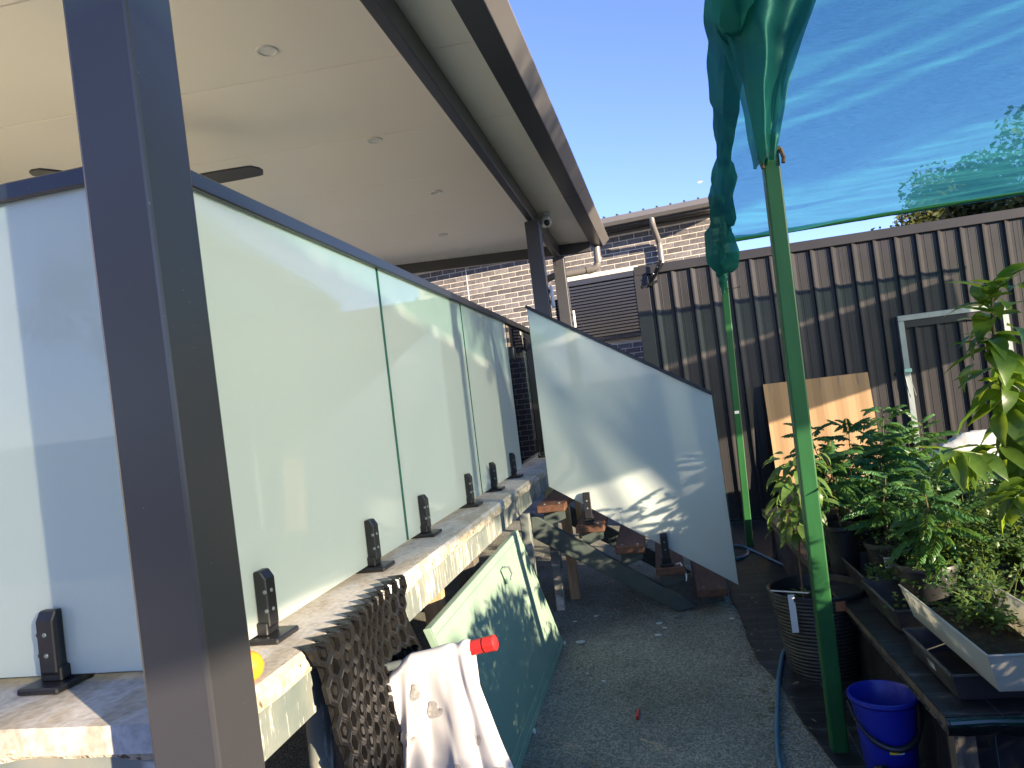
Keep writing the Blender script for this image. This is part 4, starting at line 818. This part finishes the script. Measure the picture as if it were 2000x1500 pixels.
# curry-leaf plants in pots
def curry(name, label, x, y, z, r, ph, h, n, seed, lean=(0, 0), spread=1.0, tray=False):
    t = thing(name, label, 'plant', (x, y, z), 'pinnate-leaved potted plants'); rq = random.Random(seed)
    pot(t, x, y, z, r, ph, 'pot', n=22)
    ns = 2 if seed % 2 else 1
    for s_ in range(ns):
        lx_, ly_ = lean[0]+(rq.uniform(-.08, .08) if s_ else 0), lean[1]+(rq.uniform(-.08, .08) if s_ else 0); hh = h*(1 if s_ == 0 else .78)
        path = [(x+.02*s_+lx_*(k/5)**1.4+.01*math.sin(k*2+seed), y+ly_*(k/5)**1.4, z+ph-.04+(hh-ph+.04)*k/5) for k in range(6)]
        MB().tube(path, [.006-.0008*k for k in range(6)], 6).build('stem', 'stem', t, smooth=True)
        m_ = n if s_ == 0 else int(n*.6)
        for i in range(m_):
            tt = .30+.70*i/(m_-1); a = i*2.39996+seed
            leaf(t, rq.choice(FRD), along(path, tt), a+rq.uniform(-.3, .3), math.radians(rq.uniform(-12, 34)+35*max(0, tt-.7)/.3), spread*rq.uniform(.14, .22)*(1-.25*max(0, tt-.85)/.15), rq.uniform(-.3, .3))
    return t
CP = [('pinnate-leaved plant in the small black pot at the far left bench edge', .87, 4.02, .09, .25, .62, 26, (-.02, .0)),
      ('bushy dark green pinnate plant left of the cardboard, behind the near green post', .93, 4.45, .10, .22, .74, 38, (-.06, 0)),
      ('pinnate plant in front of the cardboard centre', 1.12, 4.55, .10, .22, .72, 38, (-.02, 0)),
      ('tallest pinnate plant with arching top, in front of the cardboard right edge', 1.30, 4.62, .10, .22, .80, 40, (.02, 0)),
      ('pinnate plant in the pot with a white handwritten label', 1.02, 3.78, .10, .20, .52, 26, (.03, 0)),
      ('pinnate plant in the wide black pot behind the white tub', 1.05, 3.36, .125, .20, .48, 24, (.05, .03)),
      ('light green pinnate plant below the shed door latch', 1.62, 5.0, .10, .20, .66, 28, (.03, 0)),
      ('pinnate plant in the middle of the bench, in front of the white sheet', 1.42, 4.15, .10, .20, .48, 28, (0, 0)),
      ('slender dark pinnate plant at the right, in front of the white sheet', 1.80, 4.55, .10, .18, .36, 22, (.03, 0)),
      ('low pinnate plant at the back of the bench beyond the broad leaves', 1.95, 5.2, .10, .18, .34, 14, (0, 0)),
      ('feathery pinnate plant between the two left bench-edge pots and the cardboard', 1.02, 4.20, .09, .20, .60, 30, (-.03, 0)),
      ('feathery pinnate plant in the second row, left of the tallest one', 1.20, 4.36, .09, .20, .64, 32, (0, .02)),
      ('short pinnate plant among the tangled shrubs at bench centre', 1.42, 3.78, .09, .18, .44, 26, (-.03, 0)),
      ('pinnate plant behind the tallest one, toward the shed door', 1.46, 4.72, .09, .20, .62, 28, (.02, 0)),
      ('pinnate plant deep in the bench thicket, right of the labelled pot', 1.25, 3.85, .10, .20, .50, 30, (.02, -.02))]
for i, (l, x, y, r, ph, h, n, ln) in enumerate(CP):
    zb = .402 if not (.82 < x < 1.2 and 3.05 < y < 4.05) else .411
    t = curry('pinnate_plant', l, x, y, zb, r, ph, h, n, 20+i, ln)
    if 'handwritten' in l:
        a0 = math.radians(-118); q = MB()
        def lp(u, v, e=.0): 
            a = a0+.42*u; rd = r*(.80+.15*(1-v)*.75+.02)+e; return (x+rd*math.cos(a), y+rd*math.sin(a), zb+ph-.055-.055*v)
        q.grid(lambda u, v: lp(u, v, .008), 6, 2); lb = q.build('label', 'white_plastic', t, fix=False)
        for k in range(3):
            for j in range(4):
                w = MB(); w.grid(lambda u, v: lp(.10+.2*j+.14*u, .16+.26*k+.12*v*(1+.5*math.sin(j*3+k)), .0095), 2, 1); w.build('ink_mark', 'ink', lb, fix=False)
# nested spare pots at the far left
np_ = thing('spare_pot', 'empty black pot standing behind the far left bench plant', 'pot', (.86, 4.32, .402)); pot(np_, .86, 4.32, .402, .10, .27, 'pot', False)
for i, (x, y, r, h, l) in enumerate(((1.27, 3.42, .13, .19, 'wide black pot in the shade behind the white tub'), (1.52, 3.6, .13, .2, 'black pot under the tangled small-leaf shrub at the right'))):
    sp_ = thing('dark_pot', l, 'pot', (x, y, .402)); pot(sp_, x, y, .402, r, h)

# small-leaved tangled shrubs
def shrub(name, label, c, rad, n, seed, twigs=26, ls=.020):
    t = thing(name, label, 'shrub', (c[0], c[1], .402)); rq = random.Random(seed); tw = MB(); lf = MB()
    for k in range(twigs):
        a = rq.uniform(0, 6.28); e = rq.uniform(.15, 1.35); L = rq.uniform(.7, 1.15)
        p = Vector((c[0]+rq.uniform(-.06, .06), c[1]+rq.uniform(-.06, .06), c[2]-rad[2]*.9)); d = Vector((math.cos(a)*math.cos(e)*rad[0], math.sin(a)*math.cos(e)*rad[1], math.sin(e)*rad[2]*1.6+rad[2]*.35))
        pts = []
        for i in range(8):
            tt = i/7; q_ = p+d*(tt*L)+Vector((.03*N(k, tt*3, 1), .03*N(k, tt*3, 5), -.10*tt*tt*math.cos(e)+.03*N(k, tt*3, 9))); pts.append(q_)
        tw.tube(pts, [.0032*(1-.8*i/7) for i in range(8)], 4)
        for i in range(n//twigs):
            tt = rq.uniform(.15, 1); b_ = along(pts, tt)+Vector((rq.gauss(0, .022), rq.gauss(0, .022), rq.gauss(0, .018)))
            s_ = ls*rq.uniform(.6, 1.35); u_ = Vector((rq.gauss(0, 1), rq.gauss(0, 1), rq.gauss(0, .6))).normalized(); w_ = u_.cross(Vector((rq.gauss(0, .5), rq.gauss(0, .5), 1))).normalized(); nn = u_.cross(w_)
            lf.add([b_, b_+u_*s_*.45+w_*s_*.38+nn*s_*.08, b_+u_*s_*1.0, b_+u_*s_*.45-w_*s_*.38+nn*s_*.08], [(0, 1, 2, 3)])
    tw.build('twigs', 'greenstem', t); tag(lf.build('foliage', 'leaf_small', t, fix=False), kind='stuff')
shrub('tangled_shrub', 'tangled small-leaf shrub filling the bench right of the black pots', (1.30, 3.50, .70), (.36, .34, .26), 6500, 3, 60, .024)
shrub('tangled_shrub', 'wiry small-leaf shrub growing over the wide black pot behind the tub', (1.10, 3.42, .68), (.24, .24, .20), 2600, 14, 40, .022)
shrub('tangled_shrub', 'small-leaf seedlings trailing out of the white tub', (1.10, 2.92, .64), (.20, .28, .15), 1300, 4, 34, .022)
shrub('tangled_shrub', 'dense low shrub at the right picture edge behind the tub', (1.72, 3.45, .70), (.40, .36, .28), 6000, 6, 50, .026)
shrub('tangled_shrub', 'dark shrub mass at the back of the bench, below the white sheet', (1.58, 4.3, .58), (.42, .36, .15), 4500, 8, 44, .026)
shrub('tangled_shrub', 'leafy shrub between the labelled pot and the tangled shrub', (1.20, 3.98, .68), (.26, .26, .22), 3000, 9, 34, .024)
def shade_bush(label, x, y, h, rad, n, seed):  # out-of-view bushes added to shade the ground and green board
    t = thing('shade_bush', label, 'shrub', (x, y, 0), 'unseen bushes added for shade'); rq = random.Random(seed); pot(t, x, y, 0, .2, .3); lf = MB(); tk = MB()
    for k in range(14):
        a = rq.uniform(0, 6.28); tk.tube([(x, y, .25), (x+rad*.4*math.cos(a), y+rad*.4*math.sin(a), h*.5), (x+rad*.85*math.cos(a), y+rad*.85*math.sin(a), h*rq.uniform(.55, .98))], [.010, .007, .003], 5)
    for k in range(n):
        a = rq.uniform(0, 6.28); rz = rq.uniform(.18, 1); q_ = rq.random()**.5*(1.1-.4*rz**3)
        p = Vector((x+rad*q_*math.cos(a), y+rad*q_*math.sin(a), h*rz)); u_ = Vector((rq.gauss(0, 1), rq.gauss(0, 1), rq.gauss(-.2, .6))).normalized(); w_ = u_.cross(Vector((rq.gauss(0, 1), rq.gauss(0, 1), 1))).normalized(); s_ = .085*rq.uniform(.6, 1.3)
        lf.add([p, p+u_*s_*.5+w_*s_*.24, p+u_*s_, p+u_*s_*.5-w_*s_*.24], [(0, 1, 2, 3)])
    tk.build('stems', 'greenstem', t); tag(lf.build('foliage', 'leaf_small', t, fix=False), kind='stuff')
shade_bush('unseen potted bush added for shade, nearer the bench', 1.75, 1.5, 1.28, .60, 2300, 61)
shade_bush('unseen potted bush added for shade, farther from the bench', 2.2, .40, 1.18, .6, 3200, 62)
shade_bush('smaller unseen potted bush added for shade between the other two', 1.55, .95, .85, .42, 1800, 63)
# white sheet mound
ws = MB(); ws.grid(lambda u, v: (1.75+1.9*u, 5.85+1.2*v, .012+.84*(math.sin(math.pi*min(1, .08+.9*u))**.5)*(sm(v*2.2)*(1-.35*v))*(1+.28*N(u*3, v*3, 1))+.07*abs(N(u*9, v*8, 4))*v+.03*N(u*21, v*17, 6)*sm(v*3)), 70, 60)
tag(ws.build('plastic_sheet', 'white_sheet', smooth=True, fix=False), 'crumpled white plastic sheet heaped before the shed door', 'plastic sheet')

# ------------------------------------------------------------------ bucket, hose, ball
bk = thing('bucket', 'blue plastic bucket with black handle beside the near green post', 'bucket', (.672, 2.80, 0))
bx, by = .672, 2.80
MB().lathe([(0, .006), (.082, .004), (.086, .012), (.108, .275), (.114, .278), (.119, .285), (.118, .296), (.111, .298), (.106, .29), (.084, .02), (0, .014)], (bx, by, 0), 40).build('body', 'bucket', bk, smooth=True)
hd = MB(); pts = []
for i in range(21):
    a = math.pi*i/20; pts.append((bx-.120*math.cos(a), by-.122*math.sin(a)*.93, .272-.125*math.sin(a)))
hd.tube(pts, [.006]*6+[.011]*9+[.006]*6, 8); hd.build('handle', 'black', bk, smooth=True)
def bl_(u, v, e): a = math.radians(-104)+.50*u; z = .150-.030*v; rd = .0865+.0215*(z-.012)/.263+e; return (bx+rd*math.cos(a), by+rd*math.sin(a), z)
lb = MB().grid(lambda u, v: bl_(u*.58, v, .001), 6, 1).build('label', 'yellow', bk, fix=False)
MB().grid(lambda u, v: bl_(.10+u*.34, .35+v*.22, .0016), 5, 1).build('ink_mark', 'ink', lb, fix=False)
lb2 = MB().grid(lambda u, v: bl_(.59+u*.41, v, .001), 5, 1).build('label', 'white_plastic', bk, fix=False)
for k in range(7): MB().grid(lambda u, v: bl_(.64+.045*k+.02*u*(1+k % 2), .1+.75*v, .0016), 1, 1).build('bar_mark', 'ink', lb2, fix=False)
def smooth_path(p, n=8):
    out = []; P = [Vector(a) for a in p]; P = [P[0]]+P+[P[-1]]
    for i in range(1, len(P)-2):
        for k in range(n):
            t = k/n; a, b, c, d = P[i-1:i+3]; out.append(.5*((2*b)+(c-a)*t+(2*a-5*b+4*c-d)*t*t+(3*b-a-3*c+d)*t**3))
    return out+[P[-2]]
tag(MB().tube(smooth_path([(.60, 4.08, .025), (.51, 4.0, .022), (.455, 3.8, .022), (.41, 3.6, .02), (.375, 3.40, .02), (.33, 3.15, .018), (.30, 2.95, .018), (.285, 2.75, .018), (.27, 2.4, .018), (.29, 2.0, .018)]), .0115, 10).build('garden_hose', 'hose', smooth=True), 'blue garden hose running along the weed mat edge', 'hose')
tag(MB().tube(smooth_path([(.42, 6.45, .02), (.52, 6.55, .022), (.61, 6.40, .02), (.58, 6.15, .025), (.45, 6.05, .022), (.35, 6.2, .022), (.42, 6.42, .034), (.55, 6.42, .045), (.64, 6.3, .03), (.74, 6.0, .02), (.86, 5.6, .02), (1.0, 5.0, .02)]), .0115, 10).build('coiled_hose', 'hose', smooth=True), 'coil of blue hose at the foot of the far green post', 'hose')
ob = MB().lathe([(0, -.034), (.012, -.032), (.022, -.026), (.030, -.016), (.034, 0), (.030, .016), (.022, .026), (.012, .032), (0, .034)], (-.962, 1.455, .985), 24)
tag(ob.build('orange_ball', 'orange', smooth=True), 'small orange ball on the slab behind the foreground post', 'ball')

# ------------------------------------------------------------------ leaning board, mat, towel
bd = thing('green_board', 'pale green door panel lying on its side against the deck edge', 'board', (-.75, 3.5, 0))
T0, T1, B1, B0 = Vector((-.875, 2.42, .745)), Vector((-.875, 4.08, .765)), Vector((-.735, 4.35, .004)), Vector((-.735, 2.69, .004))
nb = (T1-T0).cross(B0-T0).normalized(); nb = nb if nb.x > 0 else -nb
def bpt(u, v, d=0): return (T0.lerp(T1, u)).lerp(B0.lerp(B1, u), v)+nb*d
def bslab(u0, u1, v0, v1, d0, d1): return MB().hexa([bpt(u0, v0, d0), bpt(u1, v0, d0), bpt(u1, v1, d0), bpt(u0, v1, d0)], [bpt(u0, v0, d1), bpt(u1, v0, d1), bpt(u1, v1, d1), bpt(u0, v1, d1)])
bslab(0, 1, 0, 1, -.03, 0).build('panel', 'boardgreen', bd, bevel=.003)
for v0, v1, d in ((.905, .955, .006), (.957, 1.0, .011), (.0, .045, .004), (.05, .11, .003)): bslab(.0, 1, v0, v1, .0005, d).build('edge_strip', 'boardframe', bd, bevel=.002)
bslab(.985, 1.0, .112, .90, .0005, .005).build('edge_strip', 'boardframe', bd, bevel=.002)
hdl = bslab(.62, .665, .10, .21, .0055, .016).build('lock_plate', 'boardframe', bd, bevel=.004)
MB().tube([bpt(.645, .10, .018), bpt(.668, .115, .03), bpt(.672, .17, .03), bpt(.655, .20, .018)], .006, 8).build('lever', 'galv', hdl, smooth=True)
for u in (.985, .30): bslab(u, u+.018, .985, 1.015, .0115, .02).build('hinge', 'white_plastic', bd, bevel=.002)

mt = thing('rubber_mat', 'black rubber ring mat hanging over the deck edge', 'mat', (-.9, 2.0, .45))
def ms(a, b): # a along Y (m), b down (m)
    bulge = .020+.05*sm(b/.5)+.015*math.sin(a*9+b*6); x = DX+bulge
    if b < .03: x = DX-.03+(b/.03)*(bulge+.03)
    z = .956-max(0, b-.02)*.985
    return Vector((x, 1.66+a+.10*b*(1 if a < .1 else 1)+.012*math.sin(b*18+a*3), z+.02*a))
q = MB(); P_ = .062
for r in range(11):
    for c in range(11):
        a = c*P_+(P_/2 if r % 2 else 0); b = .045+r*P_*.80
        if a > .62-.012*r: continue
        def hx(rad, dep, k, ay=1.25):
            an = math.pi/6+k*math.pi/3; aa, bb = a+rad*math.cos(an)*.98, b+rad*math.sin(an)*ay; bb = max(.0, bb); p = ms(aa, bb); return p+Vector((dep, 0, 0))
        rings = [(.034, -.004), (.034, .008), (.026, .012), (.0185, .010), (.0185, -.004)]
        base = len(q.v)
        for rad, dep in rings: q.v += [tuple(hx(rad, dep, k)) for k in range(6)]
        for i in range(4): q.f += [(base+i*6+k, base+i*6+(k+1) % 6, base+(i+1)*6+(k+1) % 6, base+(i+1)*6+k) for k in range(6)]
        if (r+c) % 2 == 0:
            base = len(q.v); q.v += [tuple(hx(.010, .012, k)) for k in range(6)]+[tuple(hx(.013, -.002, k)) for k in range(6)]
            q.f += [tuple(range(base, base+6))]+[(base+k, base+(k+1) % 6, base+6+(k+1) % 6, base+6+k) for k in range(6)]
q.build('ring_grid', 'rubber', mt, fix=False)
MB().grid(lambda u, v: ms(.64*u-.02, .028+.54*v)+Vector((-.006, 0, 0)), 30, 30).build('backing', 'rubber', mt, smooth=True, fix=False)

pole = thing('red_grip_pole', 'steel pole with red grip poking out from under the deck through the cloth', 'pole', (-.9, 2.05, .7))
pA, pB = Vector((-1.45, 2.12, .640)), Vector((-.535, 2.02, .818))
MB().tube([pA, pA.lerp(pB, .86)], .013, 12).build('tube', 'galv', pole, smooth=True)
for t0, t1, r_ in ((.86, .955, .0215), (.961, .996, .0225)): MB().tube([pA.lerp(pB, t0), pA.lerp(pB, t1)], r_, 18).build('grip', 'red', pole, smooth=True)
MB().tube([pA.lerp(pB, .955), pA.lerp(pB, .961)], .0195, 18).build('ring', 'black', pole)
MB().tube([pA.lerp(pB, .996), pA.lerp(pB, 1.0)], [.0225, .017], 18).build('cap', 'red', pole, smooth=True)
tw = thing('muslin_cloth', 'white printed muslin cloth draped over the red pole', 'cloth', (-.72, 2.02, .45))
def tow(u, v):      # u across the pole, v from the back hem over the pole to the front hem
    u2 = u+.035*math.sin(v*5+u*7)*(1-abs(2*u-1))
    pc = pA.lerp(pB, .605+.31*u2); Ltot = .86; s_ = (v-.30)*Ltot; rp_ = .026
    fold = math.sin(u*15+2.6*math.sin(u*6+1)+s_*(5*u-2.5)+1.2*N(u*2, s_*4, 6))*(.6+.7*N(u*4, s_*3, 3)); f2 = math.sin(u*41+2+s_*4+2*math.sin(u*5))
    k = sm(abs(s_)/.34); amp = .003+.019*k
    if abs(s_) < rp_*1.5:
        a = s_/rp_; y = -rp_*math.sin(a); z = rp_*math.cos(a)+.004*fold
    else:
        d = abs(s_)-rp_*1.5; y = (-rp_-.035*sm(d/.4) if s_ > 0 else rp_+.01)-(amp*fold+.007*k*f2+.022*k*N(u*3+s_, s_*5, 8)+.008*k*N(u*9, s_*9, 5))*(1 if s_ > 0 else .4); z = -d*.985
    flare = (u-.36)*(.20*sm(max(0, s_)/.55)) if s_ > 0 else 0
    droop = -.055*(max(0, .32-u)/.32)**1.6
    return (pc.x+flare+.006*f2*k, pc.y+y+.03*(max(0, .3-u)), pc.z+z+droop)
tb = MB().grid(tow, 110, 120).build('fabric', 'towel', tw, smooth=True, fix=False)
def patch(u0, v0, shape, sc, m, rot=0):
    q = MB(); pts = []
    for (a, b) in shape:
        ca, sa = math.cos(rot), math.sin(rot); a2, b2 = a*ca-b*sa, a*sa+b*ca
        uu, vv = u0+a2*sc/.30, v0+b2*sc/.86
        p = Vector(tow(uu, vv)); e = .004; n_ = (Vector(tow(uu+e, vv))-p).cross(Vector(tow(uu, vv+e))-p).normalized(); n_ = n_ if n_.y < 0 else -n_
        pts.append(p+n_*.0022)
    c = sum(pts, Vector())/len(pts); cc = Vector(tow(u0, v0)); e = .004; n_ = (Vector(tow(u0+e, v0))-cc).cross(Vector(tow(u0, v0+e))-cc).normalized(); n_ = n_ if n_.y < 0 else -n_
    q.add([cc+n_*.0028]+pts, [(0, i+1, (i+1) % len(pts)+1) for i in range(len(pts))]); q.build('print', m, tb, fix=False)
def ell(cx, cy_, a, b, n=14): return [(cx+a*math.cos(2*math.pi*i/n), cy_+b*math.sin(2*math.pi*i/n)) for i in range(n)]
rt = random.Random(3)
for (u, v) in ((.42, .86), (.62, .72), (.80, .62), (.25, .60), (.50, .52), (.78, .80), (.18, .80), (.35, .45), (.66, .93), (.90, .74), (.10, .68)):
    r_ = rt.uniform(-.5, .5); patch(u, v, ell(0, 0, .011, .017), 1.2, 'print', r_); patch(u+.01, v-.024, ell(0, 0, .008, .008), 1.2, 'print', r_)
    patch(u+.05, v+.005, ell(0, 0, .0045, .013), 1.2, 'print', r_+.5); patch(u+.015, v-.027, ell(0, 0, .0016, .0016, 6), 1.2, 'printdark', 0)

# ------------------------------------------------------------------ litter on the ground
CH = [(-.565, 4.836, .02, 'pale chip of plaster near the stair foot'), (-.146, 4.614, .026, 'larger white chip near the stringer end'), (-.157, 4.398, .024, 'oblong white chip in mid path'), (-.623, 4.346, .045, 'grey flake beside the green board corner'), (-.534, 3.849, .012, 'small white crumb beside the green board'), (-.441, 3.737, .014, 'tiny white crumb on the dark gravel'), (-.116, 4.521, .018, 'small pale shard next to the larger white chip'), (.301, 4.621, .022, 'white scrap by the weed mat edge'), (-.70, 4.75, .02, 'pale flake in the shade behind the green board')]
for i, (x, y, s_, l) in enumerate(CH):
    r2 = random.Random(i); q = MB(); n = 5; pts = [(x+s_*r2.uniform(.6, 1)*math.cos(6.28*k/n), y+s_*.6*r2.uniform(.6, 1)*math.sin(6.28*k/n)) for k in range(n)]
    q.prism(pts, 'z', .003, .010); tag(q.build('rubble_chip', 'ceramic'), l, 'chip', 'chips on the gravel')
tag(MB().bar((-.258, 3.29, .012), (-.250, 3.375, .012), .014, .014).build('plastic_spacer', 'red', bevel=.003), 'short red plastic strip lying on the gravel', 'plastic strip')
dl = MB(); rl_ = random.Random(9)
for i in range(420):
    if i < 130: x, y = .36+rl_.gauss(0, .06), rl_.uniform(3.0, 5.0)
    elif i < 240: x, y = rl_.uniform(-.9, .3), rl_.uniform(4.5, 6.9)
    else: x, y = rl_.uniform(-.9, 1.0), rl_.uniform(2.2, 7.4)
    a = rl_.uniform(0, 6.28); L = rl_.uniform(.012, .04); c, s_ = math.cos(a), math.sin(a); w = L*.18
    z = .008+(.016 if x > edge_x(y) else 0)
    dl.add([(x, y, z), (x+L*.5*c-w*s_, y+L*.5*s_+w*c, z+.008), (x+L*c, y+L*s_, z+.003), (x+L*.5*c+w*s_, y+L*.5*s_-w*c, z+.004)], [(0, 1, 2, 3)])
tag(dl.build('dry_leaf_litter', mat('dry_leaf', (.20, .15, .09), .8, col2=(.12, .085, .05), vscale=30), fix=False), 'dry leaf litter and scraps strewn on the gravel', 'leaf litter', kind='stuff')
pb2 = MB(); rg = random.Random(21)
for i in range(5200):
    x, y = rg.uniform(-1.3, .45), 2.3+4.6*rg.random()**1.4; s_ = rg.uniform(.003, .008)*(1.3 if rg.random() < .08 else 1); a = rg.uniform(0, 3)
    if x > edge_x(y): continue
    z = s_*.5; pb2.add([(x+s_*math.cos(a), y+s_*math.sin(a), 0), (x+s_*math.cos(a+2.1), y+s_*math.sin(a+2.1), 0), (x+s_*math.cos(a+4.2), y+s_*math.sin(a+4.2), 0), (x, y, s_*.9)], [(0, 1, 3), (1, 2, 3), (2, 0, 3)])
tag(pb2.build('loose_gravel', mat('gravel_stone', (.15, .148, .135), .85, col2=(.27, .265, .24), vscale=40), fix=False), 'loose dark gravel scattered over the path', 'gravel', kind='stuff')

# ------------------------------------------------------------------ trees and fences around
def tree(label, x, y, h, rad, n, seed, leaf_s=.11, z0=.35):
    t = thing('tree', label, 'tree', (x, y, 0), 'trees beyond the yard'); rq = random.Random(seed); tr = MB(); lf = MB()
    tr.tube([(x, y, 0), (x+.1, y, h*.3), (x+.05, y+.1, h*.6), (x, y, h*.85)], [.16, .12, .08, .03], 8)
    cl = []
    for k in range(26):
        a = rq.uniform(0, 6.28); e = rq.uniform(-.3, 1.4); q_ = rq.uniform(.45, 1)
        c = Vector((x+rad*q_*math.cos(a)*math.cos(e), y+rad*q_*math.sin(a)*math.cos(e), h*(z0+.30)+h*.36*q_*math.sin(e)))
        cl.append((c, rad*rq.uniform(.20, .38))); tr.tube([(x, y, h*rq.uniform(.25, .6)), Vector((x, y, h*.5)).lerp(c, .6), c], [.04, .025, .008], 5)
    for i in range(n):
        c, r_ = rq.choice(cl); d = Vector((rq.gauss(0, 1), rq.gauss(0, 1), rq.gauss(0, .8))); d = d.normalized()*r_*rq.random()**.4; p = c+d
        u_ = Vector((rq.gauss(0, 1), rq.gauss(0, 1), rq.gauss(-.3, .7))).normalized(); w_ = u_.cross(Vector((rq.gauss(0, 1), rq.gauss(0, 1), 1))).normalized(); s_ = leaf_s*rq.uniform(.6, 1.3)
        lf.add([p, p+u_*s_*.5+w_*s_*.28, p+u_*s_, p+u_*s_*.5-w_*s_*.28], [(0, 1, 2, 3)])
    tr.build('trunk', 'bark', t, smooth=True); tag(lf.build('crown', 'leaf_tree', t, fix=False), kind='stuff')
tree('leafy tree rising behind the shed, right of the shed door', 8.6, 15.5, 5.6, 2.7, 22000, 1, .14)
tree('second tree behind the shed, further right', 11.0, 16.5, 6.2, 2.8, 14000, 2, .14)
tree('low tree top showing over the middle of the shed roof', 6.1, 16.0, 4.9, 1.6, 12000, 3, .12)
tree('tree far right beyond the shade cloth', 14.5, 13.0, 6.0, 2.6, 6000, 4)
tree('tree behind the photographer mirrored in the left glass panel', -7.2, -6.5, 4.6, 1.6, 6000, 5)
tree('taller tree behind the photographer mirrored beside the front post', -5.6, -7.6, 5.2, 1.5, 6000, 6)
tree('unseen thin tree added beyond the right fence to filter sun', 9.2, -1.4, 6.6, 1.5, 11000, 9, .11, .515)  # added out of view to soften direct sun on the stair glass
def fence(name, label, p0, p1, h, m):
    t = thing(name, label, 'fence', (*p0, 0)); a, b = Vector((*p0, 0)), Vector((*p1, 0)); L = (b-a).length; d = (b-a)/L; n_ = Vector((-d.y, d.x, 0))
    k = 0
    while k*2.35 < L:
        s0, s1 = k*2.35+.03, min(L, (k+1)*2.35-.03); q = MB(); pr = []; x = s0; j = 0
        while x < s1: pr.append((x, .0 if j % 4 in (0, 1) else .035)); x += (.11, .02, .06, .02)[j % 4]; j += 1
        pr.append((s1, 0)); v0 = [a+d*s_+n_*o_ for s_, o_ in pr]
        q.v = [tuple(v+Vector((0, 0, .05))) for v in v0]+[tuple(v+Vector((0, 0, h-.03))) for v in v0]; nn = len(pr)
        q.f = [(i, i+1, nn+i+1, nn+i) for i in range(nn-1)]; q.build('infill_sheet', m, t, fix=False)
        MB().bar(a+d*(k*2.35)+Vector((0, 0, h/2)), a+d*(k*2.35)+Vector((0, 0, h/2))+n_*.05, .05, h).build('post', m, t); k += 1
    MB().bar(a+Vector((0, 0, h-.015)), b+Vector((0, 0, h-.015)), .05, .04).build('top_rail', m, t); MB().bar(a+Vector((0, 0, .03)), b+Vector((0, 0, .03)), .05, .04).build('bottom_rail', m, t)
for i, (y, l) in enumerate(((-9.7, 'unseen sun-blocking shrub added behind the right fence, farthest back'), (-8.0, 'unseen sun-blocking shrub added behind the right fence, fourth from the shed'), (-6.3, 'unseen sun-blocking shrub added behind the right fence, third from the shed'), (-4.7, 'unseen sun-blocking shrub added behind the right fence, second from the shed'), (-3.05, 'unseen sun-blocking shrub added behind the right fence, nearest to the shed'))):
    t = thing('sun_block_shrub', l, 'shrub', (7.9, y, 0), 'unseen shrubs added to block sun'); rq = random.Random(40+i); lf = MB(); tk = MB()  # unseen shrubs added to keep low sun off the ground
    tk.tube([(7.9, y, 0), (7.92, y, 1.2), (7.9, y+.05, 2.2)], [.05, .04, .02], 6)
    for k in range(5200):
        a = rq.uniform(0, 6.28); rz = rq.uniform(.15, 1); q_ = rq.random()**.5*.95*(1.08-.35*rz**3)
        p = Vector((7.9+.6*q_*math.cos(a), y+1.02*q_*math.sin(a), 2.98*rz+.12*N(y+q_*math.sin(a)*3, rz, 2)))
        u_ = Vector((rq.gauss(0, 1), rq.gauss(0, 1), rq.gauss(0, .7))).normalized(); w_ = u_.cross(Vector((rq.gauss(0, 1), rq.gauss(0, 1), 1))).normalized(); s_ = .12*rq.uniform(.6, 1.3)
        lf.add([p, p+u_*s_*.5+w_*s_*.3, p+u_*s_, p+u_*s_*.5-w_*s_*.3], [(0, 1, 2, 3)])
    tk.build('trunk', 'bark', t, smooth=True); tag(lf.build('crown', 'leaf_tree', t, fix=False), kind='stuff')
FM = mat('cream_fence_steel', (.55, .48, .37), .45, .5)
fence('boundary_fence', 'dark steel boundary fence to the right of the shade cloth', (6.9, -9), (6.9, 7.4), 1.5, 'shed')
fence('boundary_fence', 'cream steel fence behind the photographer', (-14, -9), (6.9, -9), 1.8, FM)
# a bird in the open sky
bd_ = Vector((3.864, 40, 12.24)); q = MB()
q.add([bd_+Vector((-.16, 0, .0)), bd_+Vector((0, -.04, .03)), bd_+Vector((.16, 0, .04)), bd_+Vector((0, .04, -.02)), bd_+Vector((0, 0, -.05))], [(0, 1, 4), (1, 2, 4), (2, 3, 4), (3, 0, 4), (0, 3, 2, 1)])
q.add([bd_+Vector((0, 0, .02)), bd_+Vector((-.08, -.15, .14)), bd_+Vector((.06, -.12, .10)), bd_+Vector((-.06, .15, .12)), bd_+Vector((.07, .12, .10))], [(0, 1, 2), (0, 4, 3)])
tag(q.build('bird', 'white_plastic', fix=False), 'small white bird flying in the open blue sky', 'bird')
